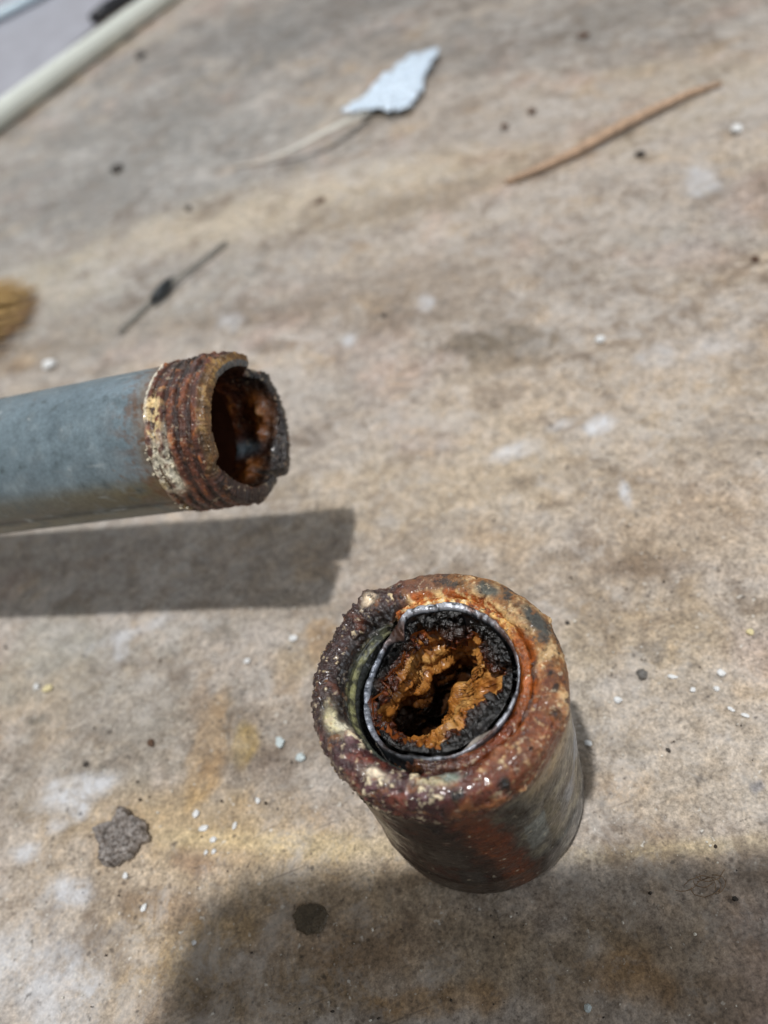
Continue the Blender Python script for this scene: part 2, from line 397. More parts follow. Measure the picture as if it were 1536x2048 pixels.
# stains, scuffs, old paint and painted shade: centre, the inverse of their two half-axes, colour, strength, raggedness
STAINS_SHADE = [
    (-0.0608, 0.4435, 8.74, 0.80, -0.46, -6.43, '#878683', 0.88, 0.50),  # broad grey tones over the far end of the board, three rows
    (0.0512, 0.5657, 7.53, -0.83, -4.69, -10.40, '#757472', 0.88, 0.50),
    (0.1647, 0.4022, 9.62, -3.72, -12.03, -15.96, '#817e7a', 0.82, 0.50),
    (-0.0111, 0.3360, 12.07, -0.43, -10.97, -37.02, '#c4b7a2', 0.75, 0.60),
    (0.0917, 0.2861, 12.14, -2.96, -10.02, -60.45, '#b9ab96', 0.60, 0.60),
    (0.1782, 0.2890, 25.17, -11.39, -8.28, -32.15, '#b3a897', 0.50, 0.60),
    (-0.0669, 0.2977, 21.40, 1.42, -16.50, -49.54, '#a09a91', 0.60, 0.60),
    (-0.1009, 0.3453, 34.30, 4.91, -11.84, -41.30, '#bfb7a6', 0.60, 0.60),
    (0.0399, 0.2367, 21.75, -4.62, -14.45, -37.71, '#948677', 0.55, 0.70),
    (0.0568, 0.1823, 58.70, -18.74, -28.32, -70.66, '#6c6152', 0.70, 1.00),
    (0.0425, 0.1921, 104.37, -28.14, -60.21, -148.47, '#6a5f50', 0.55, 1.00),
    (0.0429, 0.2935, 22.64, -3.58, -16.41, -58.60, '#a0927f', 0.50, 0.60),
    (0.0988, 0.1728, 33.56, -14.44, -15.30, -44.88, '#9d8d7b', 0.40, 0.70),
    (0.1299, 0.2010, 41.64, -17.85, -11.94, -59.27, '#a3a19d', 0.45, 0.70),
    (0.0620, 0.1552, 16.92, -6.14, -18.90, -50.90, '#bba993', 0.55, 0.70),
    (0.0194, 0.1407, 19.56, -4.68, -19.80, -58.72, '#b9a78c', 0.50, 0.70),
    (0.0614, 0.1012, 35.40, -15.44, -17.14, -55.77, '#a58f76', 0.45, 0.70),
    (0.0283, 0.1020, 27.97, -9.93, -41.21, -111.69, '#8e7a60', 0.35, 1.00),
    (0.0437, 0.0799, 41.47, -18.75, -30.10, -87.17, '#b49a6d', 0.40, 0.80),
    (-0.0550, 0.0932, 219.75, -77.72, -41.70, -63.47, '#b8925c', 0.70, 0.90),
    (-0.0561, 0.1043, 298.57, -76.15, -70.79, -118.57, '#9a7a58', 0.50, 0.90),
    (-0.0470, 0.0899, 368.73, -91.18, -90.24, -175.36, '#bfa14e', 0.55, 1.00),
    (-0.0505, 0.0952, 2540.82, -442.47, -50.96, -110.53, '#5f5a4e', 0.75, 0.30),
    (-0.0648, 0.0771, 32.43, -5.37, -55.26, -121.99, '#b79c6c', 0.55, 0.80),
    (-0.0434, 0.0653, 28.21, -7.03, -160.59, -373.06, '#d2c19b', 0.75, 0.50),
    (0.0259, 0.0383, 47.71, -22.81, -156.22, -526.22, '#cdbd97', 0.60, 0.60),
    (-0.0556, 0.0623, 16.11, -0.66, -12.93, -46.19, '#bfa274', 0.22, 0.70),
    (0.0382, 0.0546, 42.50, -20.38, -11.88, -38.78, '#bfae94', 0.30, 0.70),
    (0.0484, 0.1263, 15.67, -5.52, -11.82, -35.62, '#bfae97', 0.30, 0.60),
    (-0.0773, 0.1106, 32.09, 6.23, -6.45, -47.65, '#9c968c', 0.50, 0.90),
    (-0.0876, 0.1284, 48.84, 10.65, -12.81, -89.22, '#9a958c', 0.50, 0.90),
    (-0.0962, 0.1388, 68.82, 20.88, -3.31, -94.29, '#a8a59c', 0.50, 0.90),
    (-0.0603, 0.0670, 122.00, -39.49, -149.31, -274.43, '#7d5d4a', 0.50, 1.00),  # purple-brown shadow painted into the board colour
    (-0.0683, 0.0620, 75.12, -31.57, -135.28, -221.71, '#8a6f4f', 0.55, 1.00),  # second painted shadow, browner
    (-0.0600, 0.0518, 81.05, 35.52, 26.55, -175.52, '#b2935a', 0.45, 1.00),
    (-0.0769, 0.0567, 88.76, -3.69, -42.95, -125.29, '#a38e6c', 0.35, 0.90),
    (-0.0724, 0.0466, 64.14, -4.19, -57.75, -175.47, '#a08b6c', 0.40, 0.90),
    (-0.0343, 0.0421, 39.08, -14.41, -45.93, -107.49, '#8f7455', 0.55, 0.80),
    (-0.0481, 0.0402, 53.04, -10.03, -52.20, -157.33, '#7f6a4a', 0.55, 0.90),
    (-0.0058, 0.0300, 47.72, -15.83, -40.15, -147.86, '#8a7c67', 0.45, 0.90),
    (-0.0081, 0.0356, 74.32, -21.49, -82.44, -314.80, '#a09383', 0.40, 0.90),
    (0.0143, 0.0255, 51.47, -20.78, -27.50, -114.86, '#86704f', 0.50, 0.80),
    (-0.0196, 0.0293, 79.92, -28.04, -109.93, -334.00, '#a47b38', 0.40, 1.00),
    (0.0085, 0.0229, 77.91, -86.00, -137.27, -179.13, '#a37b42', 0.40, 1.00),
    (0.0215, 0.0157, 100.32, -61.44, -67.85, -206.14, '#7a654b', 0.50, 0.90),
    (-0.0258, 0.1050, 199.00, -45.20, -62.99, -138.09, '#b18a4e', 0.50, 1.00),
    (-0.0324, 0.1036, 133.50, -27.15, -52.83, -117.75, '#ab9b80', 0.40, 0.90),
    (-0.0107, 0.1346, 22.68, -4.16, -20.18, -51.30, '#9b8a74', 0.30, 0.80),
    (-0.0729, 0.1523, 21.50, 0.86, -27.97, -77.17, '#8c7966', 0.35, 0.80),
    (-0.0177, 0.0490, 175.77, -29.20, -158.11, -703.04, '#6a5742', 0.55, 1.00),  # contact shade put into the colour along the coupling's foot
    (0.0186, 0.0583, 624.43, -226.38, -46.46, -163.93, '#7c6b55', 0.40, 1.00),  # same contact shade, sliver at the coupling's right
    (-0.0874, 0.0934, 143.97, 50.85, 2.68, -256.91, 'paint', 0.95, 1.10),
    (-0.0862, 0.0897, 383.62, 0.46, -128.08, -329.10, 'paint', 0.90, 1.00),
    (-0.0820, 0.0933, 339.48, 153.91, 66.31, -360.68, 'paint', 0.90, 1.00),
    (-0.0926, 0.0975, 292.74, 98.95, -22.81, -754.67, 'paint', 0.70, 1.10),
    (-0.0884, 0.0717, 239.45, 45.58, -57.45, -288.63, 'paint', 0.85, 1.00),
    (-0.0996, 0.0845, 288.99, 111.12, -10.94, -381.31, 'paint', 0.80, 1.10),
    (-0.0921, 0.0875, 376.31, 189.91, 96.83, -534.94, 'paint', 0.60, 1.10),
    (-0.0955, 0.0586, 78.53, 46.12, 14.13, -88.19, 'paint', 0.65, 1.10),
    (-0.0932, 0.0518, 166.11, 5.73, -65.67, -201.11, 'paint', 0.55, 1.10),
    (-0.0991, 0.0662, 199.97, 82.70, -8.68, -327.09, 'paint', 0.50, 1.10),
    (0.0611, 0.1396, 179.45, -44.59, -20.94, -246.44, 'paint', 0.95, 1.00),
    (0.0390, 0.1430, 134.70, -30.11, -69.62, -373.06, 'paint', 0.75, 1.10),
    (0.0543, 0.1449, 184.39, -47.87, -60.00, -367.53, 'paint', 0.60, 1.10),
    (0.0565, 0.1152, 820.41, -208.41, -20.90, -268.21, 'paint', 0.95, 0.50),
    (-0.0717, 0.1321, 103.08, 28.72, 28.36, -476.35, 'paint', 0.75, 1.00),
    (-0.0756, 0.1280, 522.30, -18.75, -180.20, -394.63, 'paint', 0.70, 1.00),
    (0.0899, 0.1569, 118.30, -42.87, -32.39, -187.21, 'paint', 0.50, 1.10),
    (0.1027, 0.1508, 79.97, -35.86, -40.20, -155.83, 'paint', 0.50, 1.10),
    (0.1450, 0.2325, 143.23, -62.00, -21.84, -98.86, 'paint', 0.60, 1.10),
    (-0.0269, 0.2572, 216.72, 11.06, -10.07, -203.97, 'paint', 0.70, 1.00),
    (0.0105, 0.2173, 398.74, -101.94, -183.37, -264.62, 'paint', 0.80, 0.80),
    (0.0392, 0.2230, 343.76, -112.42, -135.60, -182.57, 'paint', 0.60, 1.00),
    (0.0400, 0.0750, 299.00, -160.36, -176.74, -387.47, '#77706a', 0.50, 1.10),
    (0.0259, 0.0585, 147.73, -108.05, -180.82, -273.78, '#7f7464', 0.45, 1.10),
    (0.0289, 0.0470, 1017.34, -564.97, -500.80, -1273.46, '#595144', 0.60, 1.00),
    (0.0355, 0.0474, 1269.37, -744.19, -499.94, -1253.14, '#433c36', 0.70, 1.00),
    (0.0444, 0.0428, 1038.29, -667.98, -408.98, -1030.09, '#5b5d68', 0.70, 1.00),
    (-0.0501, 0.1215, 299.45, -38.10, -98.54, -211.87, '#77736c', 0.50, 1.10),
    (-0.0981, 0.1166, 326.91, 109.33, -21.23, -654.09, '#6d6a62', 0.60, 1.00),
    (-0.0807, 0.0975, 584.35, -11.81, -322.23, -796.01, '#6b665c', 0.60, 1.00),
    (-0.0765, 0.0970, 214.27, 20.13, -171.35, -658.62, '#8b8074', 0.50, 1.10),
    (0.0379, 0.1303, 191.11, -54.20, -111.06, -396.89, '#75695b', 0.40, 1.10),
    (0.0512, 0.0936, 95.83, -42.23, -119.40, -347.19, '#6f5c49', 0.40, 1.10),
    (0.0357, 0.1046, 205.25, -77.90, -173.61, -460.98, '#6b5f50', 0.45, 1.10),
    (0.0626, 0.2880, 35.91, -7.32, -22.09, -78.87, '#85796b', 0.50, 0.90),
    (-0.0123, 0.2298, 95.00, -7.82, -72.45, -202.10, '#6e5840', 0.60, 1.00),
    (-0.0356, 0.0409, 116.90, -29.33, -82.96, -244.04, '#6d573d', 0.40, 1.00),
]

def build_bench():
    xs = axis_lines(-0.85, -0.15, 0.16, 0.75, 0.0009, 1.035)
    ys = axis_lines(-0.35, 0.0, 0.30, 1.45, 0.0009, 1.02)
    X, Y = np.meshgrid(xs, ys)
    n, m = X.shape
    P = np.stack([X, Y, 0 * X], -1)
    U = np.stack([(X * GC + Y * GS) * 0.3, -X * GS + Y * GC, 0 * X], -1)      # along / across the grain
    col = np.ones((n, m, 3)) * hexc('#aea59c')
    b1 = fbm(U, 28, 5, 1.0)
    b2 = fbm(P, 55, 5, 2.0)
    b3 = fbm(P, 150, 4, 3.0)
    b4 = fbm(U, 110, 4, 4.0)
    col = mix(col, '#c6b59c', sst(0.05, 0.5, b1) * 0.8)
    col = mix(col, '#8f8170', sst(0.02, 0.45, -b1) * 0.8)
    col = mix(col, '#b0946e', sst(0.14, 0.45, b2) * 0.45)
    col = mix(col, '#b59f94', sst(0.05, 0.4, fbm(P, 22, 4, 5.0)) * 0.6)
    col = mix(col, '#a39d95', sst(0.10, 0.45, -b2) * 0.55)
    paint = np.zeros((n, m))
    for cx_, cy_, a, b, c, d, colr, stren, rag in STAINS_SHADE:
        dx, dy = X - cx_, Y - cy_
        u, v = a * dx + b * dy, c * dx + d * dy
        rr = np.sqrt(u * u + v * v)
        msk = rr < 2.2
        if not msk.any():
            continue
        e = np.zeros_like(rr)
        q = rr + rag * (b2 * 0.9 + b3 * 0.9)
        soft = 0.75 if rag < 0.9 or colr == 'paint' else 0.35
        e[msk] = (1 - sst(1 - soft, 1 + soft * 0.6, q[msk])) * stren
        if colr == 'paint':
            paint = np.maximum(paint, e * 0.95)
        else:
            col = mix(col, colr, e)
    col *= (1 + 0.16 * b3 + 0.10 * b4)[..., None]
    z = 0.0003 * b2 + 0.0002 * b3 - 0.0004
    V = np.stack([X, Y, z], -1)
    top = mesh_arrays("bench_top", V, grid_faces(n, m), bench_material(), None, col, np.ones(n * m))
    set_attr(top.data, 'Paint', paint.ravel(), 'FLOAT')
    # the board's thickness
    bmv = top.data
    x0, x1, y0, y1 = xs[0], xs[-1], ys[0], ys[-1]
    V2 = [(x0, y0, -0.0012), (x1, y0, -0.0012), (x1, y1, -0.0012), (x0, y1, -0.0012), (x0, y0, -0.03), (x1, y0, -0.03), (x1, y1, -0.03), (x0, y1, -0.03)]
    F2 = [(0, 1, 5, 4), (1, 2, 6, 5), (2, 3, 7, 6), (3, 0, 4, 7), (4, 5, 6, 7), (0, 3, 2, 1)]
    core = mesh_arrays("board_core", V2, F2, plain_material("board_edge", '#8d7454', 0.7), top, smooth=False)
    tag(top, "worn stained plywood bench top with paint spots and grit", kind='structure')
    tag(core, kind='structure')
    return top

build_bench()

# ------------------------------------------------------------------ the coupling
HS = 2.278
CX, CY = -0.106 * S, 3.051 * S

M_RUST = attr_material("rusty_iron", 1050, 0.5, 0.9, 0.0005, 0.66, 0.26, 0.55, 0.6, specks=0.85)
M_TAR = attr_material("wet_black_tar", 800, 0.7, 0.9, 0.0005, 0.45, 0.25, 0.0, 0.75)
M_SCALE = attr_material("ochre_scale", 700, 0.22, 0.4, 0.0003, 0.5, 0.2, 0.7, 0.7)
M_STEEL = attr_material("broken_steel", 1600, 0.25, 0.5, 0.0003, 0.45, 0.25)

def smooth_profile(pts, n, passes=6):
    pts = np.array(pts, float)
    d = np.r_[0, np.cumsum(np.linalg.norm(np.diff(pts, axis=0), axis=1))]
    t = np.linspace(0, d[-1], n)
    q = np.stack([np.interp(t, d, pts[:, k]) for k in (0, 1)], 1)
    for _ in range(passes):
        q[1:-1] = 0.25 * q[:-2] + 0.5 * q[1:-1] + 0.25 * q[2:]
    return q

def ang(phi, c):
    """signed distance in degrees from angle c"""
    return (phi - c + 180) % 360 - 180

def arc(phi, a, b, soft=12):
    """1 inside the arc a..b (degrees, counterclockwise), soft ends"""
    c, h = (a + b) / 2, (b - a) / 2
    return 1 - sst(h - soft, h + soft, np.abs(ang(phi, c)))

def build_coupling():
    root = empty("pipe_coupling", (CX, CY, 0), "squat rust-caked pipe coupling standing upright on the bench with a broken pipe stub inside", "pipe fitting")
    prof = [(0.89, 0.0), (0.955, 0.008), (0.985, 0.05), (0.99, 0.20), (0.992, 0.39), (0.978, 0.43), (0.974, 0.50), (0.972, HS - 0.60),
            (0.974, HS - 0.50), (0.985, HS - 0.40), (1.0, HS - 0.28), (1.0, HS - 0.15), (0.985, HS - 0.07), (0.945, HS - 0.018), (0.89, HS),
            (0.82, HS - 0.005), (0.775, HS - 0.025), (0.745, HS - 0.07), (0.725, HS - 0.14)]
    outer = smooth_profile(prof, 300, 5)
    zz = np.linspace(HS - 0.14, HS - 1.25, 120)
    ph = (zz - HS) / 0.115
    thr = np.stack([0.712 + 0.034 * (2 * np.abs(ph - np.floor(ph) - 0.5) - 0.5) * 2 * -1, zz], 1)
    pr = np.vstack([outer, thr[1:]])
    n, m = len(pr), 560
    phi = np.linspace(0, 360, m, endpoint=False)
    A = np.radians(phi)
    PH = np.broadcast_to(phi, (n, m))
    rr = np.broadcast_to(pr[:, :1], (n, m)).copy()
    zz = np.broadcast_to(pr[:, 1:2], (n, m)).copy()
    tan = np.gradient(pr, axis=0)
    tan /= np.linalg.norm(tan, axis=1)[:, None]
    nr, nz = tan[:, 1][:, None], -tan[:, 0][:, None]
    C, Sn = np.cos(A), np.sin(A)
    P = np.stack([rr * C, rr * Sn, zz], -1)
    n1 = fbm(P, 1.6, 3, 5)
    n2 = fbm(P, 5.0, 4, 6)
    n3 = fbm(P, 15.0, 4, 7)
    n4 = fbm(P, 34.0, 3, 8)
    idx = np.arange(n)[:, None]
    top = sst(HS - 0.42, HS - 0.22, zz) * (idx < 300)
    bore = (idx >= 285) * 1.0
    wall = 1 - np.clip(top + bore, 0, 1)
    crust = top * (0.6 + 0.6 * arc(PH, 90, 250, 30))
    low = 1 - sst(0.02, 0.14, zz)
    d = (0.024 * n1 + 0.012 * n2 * (0.5 + top) + 0.009 * n3 * (0.35 + crust) + 0.005 * n4 * (0.25 + crust)) * (1 - 0.8 * low)
    # flaky lumps along the back left of the rim, blistered right side, pits
    d += top * 0.06 * np.exp(-(ang(PH, 106) / 7.0) ** 2) * sst(-0.1, 0.5, n2 + 0.3)
    d += top * 0.035 * np.exp(-(ang(PH, 118) / 9.0) ** 2) * sst(-0.2, 0.4, n3)
    d += top * 0.03 * sst(0.12, 0.35, n2) * arc(PH, -80, 20, 20)
    d += top * 0.014 * sst(0.10, 0.36, n3) * arc(PH, 90, 260, 20)
    d -= 0.016 * sst(0.28, 0.42, -n3) * (0.15 + top)
    d += 0.035 * (1 - sst(0.15, 0.45, np.abs(zz - (HS - 0.62)) / 0.5)) * sst(0.1, 0.4, n2) * arc(PH, 205, 260, 10) * wall
    r2, z2 = rr + d * nr, zz + d * nz
    V = np.stack([r2 * C, r2 * Sn, np.maximum(z2, 0.002)], -1) * S

    # colour -----------------------------------------------------------
    W = PH + 26 * n2 + 22 * n1                       # ragged angle, so zones have torn borders
    col = np.ones((n, m, 3)) * hexc('#4b2820')
    met = np.zeros((n, m))
    wet = 0.35 + 0.5 * n2
    # --- rim
    dark = arc(W, 98, 214, 10)
    rim = np.ones((n, m, 3)) * hexc('#552a18')
    rim = mix(rim, '#33201f', dark * 0.95)
    rim = mix(rim, '#5a4640', dark * sst(0.15, 0.35, n4) * 0.6)
    rim = mix(rim, '#6d3b26', dark * sst(0.18, 0.4, n2) * 0.7)
    orange = arc(W, -72, 84, 14)
    rim = mix(rim, '#94683a', orange * 0.95)
    rim = mix(rim, '#d3b282', orange * sst(-0.02, 0.25, n2 + 0.35 * n4) * 0.9)
    rim = mix(rim, '#9a5418', orange * sst(0.08, 0.3, n3) * 0.55)
    rim = mix(rim, '#3c3d3b', orange * sst(0.10, 0.26, -n2 + 0.5 * n4) * 0.85)
    rim = mix(rim, '#6b4433', arc(W, 62, 100, 12) * 0.8)
    red = arc(W, 262, 330, 14)
    rim = mix(rim, '#6e3519', red * 0.9)
    rim = mix(rim, '#a3683f', red * sst(0.10, 0.34, n2 + 0.3 * n3) * 0.7)
    rim = mix(rim, '#c9a778', red * sst(0.16, 0.36, n3) * 0.6)
    purple = arc(W, 196, 268, 14)
    rim = mix(rim, '#43242a', purple * 0.85)
    rim = mix(rim, '#7a4030', purple * sst(0.05, 0.3, -n2) * 0.8)
    rim = mix(rim, '#75565c', purple * sst(0.22, 0.36, n2) * 0.6)
    rim = mix(rim, '#e4d5b4', sst(0.24, 0.32, n3 + 0.35 * n2) * (arc(W, 205, 262, 8) * 0.95))
    rim = mix(rim, '#e8d2a6', sst(0.33, 0.42, n3) * 0.7)
    rim = mix(rim, '#191716', sst(0.30, 0.42, -n3) * 0.85)
    for p0, r0, dp, dr, c in ((183, 0.83, 7, 0.05, '#cfc59b'), (187, 0.78, 4, 0.04, '#e3dcc2'), (222, 0.86, 5, 0.04, '#ead9bd'), (108, 0.9, 3, 0.04, '#e2cdb0'),
                              (252, 0.83, 7, 0.035, '#d9cba3'), (259, 0.80, 5, 0.03, '#8e978a'), (262, 0.93, 2, 0.03, '#14100f'), (281, 0.97, 2.2, 0.035, '#1a1512'),
                              (330, 0.92, 1.8, 0.03, '#2a1b12'), (337, 0.86, 1.5, 0.025, '#2a1b12'), (318, 0.96, 1.7, 0.03, '#3a2215'), (8, 0.9, 10, 0.05, '#44443f'), (40, 0.86, 7, 0.05, '#5b5b52')):
        e = np.exp(-(ang(PH + 5 * n3, p0) / dp) ** 2 - ((rr + 0.05 * n2 - r0) / dr) ** 2) * (zz > HS - 0.3)
        rim = mix(rim, c, np.clip(e * 1.6, 0, 1))
    # the chamfer towards the bore
    ch = 1 - sst(0.755, 0.815, rr + 0.03 * n2)
    ch = ch * (zz > HS - 0.16)
    rim = mix(rim, '#a2561f', ch * arc(W, -70, 98, 12))
    rim = mix(rim, '#e9c98e', ch * arc(W, 20, 98, 12) * sst(-0.1, 0.2, n3 + n2))
    rim = mix(rim, '#3a3d3e', ch * arc(W, -65, 5, 10) * sst(-0.05, 0.2, n2) * 0.9)
    rim = mix(rim, '#1d1b19', ch * arc(W, 105, 185, 10) * 0.8)
    col = mix(col, rim, np.clip(top, 0, 1))
    wet = np.where(top > 0.3, 0.45 + 0.55 * arc(PH, 95, 330, 20) + 0.4 * n2 - 0.35 * orange, wet)
    # --- side wall
    sw = np.ones((n, m, 3)) * hexc('#3a1f18')
    sw = mix(sw, '#211210', sst(-0.15, 0.25, n2 + 0.4 * n3) * 0.85)
    sw = mix(sw, '#5e2d18', sst(0.10, 0.32, -n2 + 0.5 * n3) * 0.65)
    Ws = PH + 9 * n2 + 5 * n1 + 6 * (zz - 1.1)
    grey = arc(Ws, 277, 352, 4)
    sw = mix(sw, '#6b685f', grey)
    sw = mix(sw, '#88836f', grey * sst(-0.05, 0.25, n2))
    sw = mix(sw, '#4d463a', grey * sst(0.10, 0.32, -n2 + 0.2 * n3))
    sw = mix(sw, '#8f96a0', arc(Ws, 312, 350, 8) * sst(0.0, 0.15, n1 + 0.12) * sst(0.3, 0.6, HS - 0.5 - zz))
    sw = mix(sw, '#a88d62', arc(Ws, 296, 360, 10) * sst(HS - 0.85, HS - 0.35, zz) * 0.75)
    sw = mix(sw, '#6c3110', arc(Ws + 6 * n3, 262, 276, 8) * 0.9)
    sw = mix(sw, '#7f4216', arc(Ws, 262, 272, 4) * sst(0, 0.3, n3) * 0.7)
    # scraped patches where the zinc shows through
    for p0, z0, dp, dz, c in ((243, 0.98, 9, 0.22, '#574f48'), (250, 0.52, 7, 0.18, '#4d4a46'), (232, 0.62, 6, 0.14, '#5a1f12'), (289, 1.0, 7, 0.30, '#858983'), (300, 0.95, 5, 0.5, '#6b6452')):
        e = (1 - sst(0.75, 1.05, np.abs(ang(PH + 3 * n3, p0)) / dp)) * (1 - sst(0.75, 1.05, np.abs(zz + 0.08 * n2 - z0) / dz))
        sw = mix(sw, c, e * 0.85)
    band = 1 - sst(0.36, 0.46, zz)
    sw = mix(sw, '#5b5d5e', band * arc(Ws, 285, 360, 8) * 0.9)
    sw = mix(sw, '#8d8f8c', band * arc(Ws, 290, 360, 8) * sst(0.0, 0.25, n3))
    sw = mix(sw, '#4a3524', band * arc(Ws, 225, 292, 10) * 0.6)
    sw = mix(sw, '#1b1512', sst(0.32, 0.46, -n3) * 0.4)
    sw = mix(sw, '#d8cfb8', sst(0.40, 0.47, n3) * 0.8)
    sw = sw * (1 - 0.45 * arc(Ws, 195, 284, 8) * (1 - arc(Ws, 260, 277, 4)))[..., None]  # front wall's shade put into the colour, rust streak left out
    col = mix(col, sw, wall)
    wet = np.where(wall > 0.5, 0.62 + 0.5 * n2 + 0.15 * n3, wet)
    met = np.where(wall > 0.5, 0.35 * grey, met)
    # --- threads in the bore
    bo = np.ones((n, m, 3)) * hexc('#474c46')
    bo = mix(bo, '#6c6a45', sst(HS - 0.30, HS - 0.16, zz) * arc(W, 110, 200, 20) * sst(-0.15, 0.15, n2) * 0.8)
    bo = mix(bo, '#8b8a5c', np.exp(-((zz + 0.02 * n2 - (HS - 0.2)) / 0.025) ** 2) * arc(W, 120, 190, 14) * 0.9)
    bo = mix(bo, '#171817', sst(0.0, 0.3, n3 + 0.4 * n2) * 0.75)
    col = mix(col, bo, np.clip(bore, 0, 1) * sst(HS - 0.10, HS - 0.15, zz))
    wet = np.where(bore > 0.5, 0.85, wet)
    mesh_arrays("coupling_body", V, grid_faces(n, m, True), M_RUST, root, col, np.clip(wet, 0, 1), met, spk=np.clip(top, 0.12, 1) * (1 - 0.5 * bore))

    # rust packed between the stub and the rim (right-hand side only)
    n, m = 44, 420
    phi = np.linspace(0, 360, m, endpoint=False); A = np.radians(phi); PH = np.broadcast_to(phi, (n, m))
    t = np.linspace(0, 1, n)[:, None]
    rr = 0.632 + 0.158 * t + 0 * PH
    P = np.stack([rr * np.cos(A), rr * np.sin(A), 0 * rr], -1)
    n2, n3, n4 = fbm(P, 6, 4, 21), fbm(P, 17, 4, 22), fbm(P, 40, 3, 23)
    keep = arc(PH + 30 * n2 + 16 * n3, -132, 99, 14)
    z = HS - 0.055 - 0.06 * sst(0.72, 0.78, rr) - 0.05 * (1 - sst(0.64, 0.68, rr)) + 0.03 * n2 + 0.03 * n3 + 0.016 * n4
    z = z * keep + (1 - keep) * (HS - 0.62)
    V = np.stack([rr * np.cos(A), rr * np.sin(A), z], -1) * S
    W = PH + 22 * n2
    col = np.ones((n, m, 3)) * hexc('#a4571c')
    col = mix(col, '#e2b368', arc(W, 10, 92, 15) * sst(-0.15, 0.2, n3 + 0.5 * n2))
    col = mix(col, '#f0dcae', arc(W, 35, 90, 15) * sst(0.05, 0.25, n3))
    col = mix(col, '#6a2f14', arc(W, -125, -45, 15) * 0.85)
    col = mix(col, '#3b1a10', sst(0.15, 0.35, -n3) * 0.6)
    col = mix(col, '#2a2623', arc(W, -140, -95, 10) * 0.7)
    col = mix(col, '#33302c', sst(0.735, 0.77, rr + 0.02 * n2) * arc(W, -75, 20, 12) * 0.85)
    col = mix(col, '#e9dcb0', sst(0.36, 0.44, n3) * 0.8)
    col = mix(col, '#1c1816', 1 - sst(0.75, 0.98, keep))
    mesh_arrays("rust_crust", V, grid_faces(n, m, True), M_RUST, root, col, np.clip(0.3 + 0.6 * arc(PH, -130, -10, 20) + 0.4 * n2, 0, 1), np.zeros(n * m), spk=np.ones(n * m))

    # the broken stub: outer wall, torn edge, inner wall
    m = 560
    phi = np.linspace(0, 360, m, endpoint=False); A = np.radians(phi)
    zt = np.interp(phi, [0, 60, 84, 92, 97, 103, 112, 125, 150, 170, 190, 210, 232, 262, 300, 360],
                   [-0.02, -0.015, -0.02, -0.03, -0.05, -0.13, -0.19, -0.27, -0.31, -0.31, -0.28, -0.20, -0.11, -0.06, -0.03, -0.02])
    circ = np.stack([np.cos(A), np.sin(A), 0 * A], -1)
    j1, j2 = fbm(circ, 4, 3, 31), fbm(circ, 18, 4, 32)
    zt = HS + zt + 0.040 * j1 + 0.011 * j2
    ro = 0.645 + 0.006 * j1
    ri = ro - (0.020 + 0.014 * j1 + 0.006 * np.abs(j2)) - 0.026 * arc(phi, 10, 95, 25) - 0.10 * np.exp(-(ang(phi, 106) / 6.0) ** 2) - 0.03 * arc(phi, 130, 200, 30)
    rows = []
    zb = HS - 1.25
    for k in np.linspace(0, 1, 26): rows.append((ro, zb + (zt - zb) * k, 0))
    for k in np.linspace(0, 1, 10)[1:]: rows.append((ro + (ri - ro) * k, zt + 0.006 * np.sin(math.pi * k) - 0.012 * k, 1))
    for k in np.linspace(0, 1, 30)[1:]: rows.append((ri - 0.01 * math.sin(min(1, k * 4) * 1.57), zt - 0.012 + (zb - zt) * k, 2))
    n = len(rows)
    rr = np.stack([r for r, _, _ in rows]); zz = np.stack([z for _, z, _ in rows])
    kind = np.array([k for _, _, k in rows])[:, None] + 0 * rr
    ox, oy = 0.012, 0.010
    P = np.stack([rr * np.cos(A), rr * np.sin(A), zz], -1)
    n2, n3 = fbm(P, 7, 4, 33), fbm(P, 24, 3, 34)
    rr = rr + 0.006 * n2 + 0.003 * n3
    V = np.stack([rr * np.cos(A) + ox, rr * np.sin(A) + oy, zz + 0.003 * n3], -1) * S
    PH = np.broadcast_to(phi, (n, m))
    edge = (kind == 1) * 1.0
    edge = np.maximum(edge, sst(-0.05, 0.0, zz - zt) * (kind == 0) * 0.9)
    edge = np.maximum(edge, sst(-0.03, 0.0, zz - zt) * (kind == 2) * 0.7)
    col = np.ones((n, m, 3)) * hexc('#24262a')
    col = mix(col, '#4b5057', (kind == 0) * 0.8 * sst(-0.3, 0.3, n2))
    col = mix(col, '#c3c7d0', edge * (0.45 + 0.55 * sst(-0.2, 0.2, n2 + 0.6 * n3)))
    col = mix(col, '#33353a', edge * sst(0.06, 0.26, -n3 - 0.6 * n2) * 0.85)
    col = mix(col, '#5a3b2a', edge * sst(-0.02, 0.2, fbm(P, 3.5, 4, 35)) * 0.8)
    col = mix(col, '#2c2e30', edge * arc(PH + 10 * n2, 205, 252, 10) * 0.85)
    col = mix(col, '#6d7684', edge * arc(PH + 10 * n2, 125, 200, 10) * 0.6)
    mesh_arrays("pipe_stub", V, grid_faces(n, m, True), M_STEEL, root, col, np.clip(0.55 + 0.4 * n2, 0, 1), 0.45 * edge)

    # black tar lining and ochre deposit inside the stub
    STAR = np.array([(-0.573, -0.05), (-0.567, 0.164), (-0.413, 0.18), (-0.34, 0.295), (-0.20, 0.36), (-0.10, 0.491), (-0.03, 0.565), (0.14, 0.555), (0.182, 0.445), (0.279, 0.349),
                     (0.385, 0.44), (0.40, 0.294), (0.41, 0.092), (0.478, -0.081), (0.389, -0.123), (0.259, -0.192), (0.109, -0.183), (0.07, -0.234), (-0.065, -0.329),
                     (-0.17, -0.371), (-0.282, -0.314), (-0.282, -0.249), (-0.397, -0.124), (-0.454, -0.033), (-0.511, -0.087)])
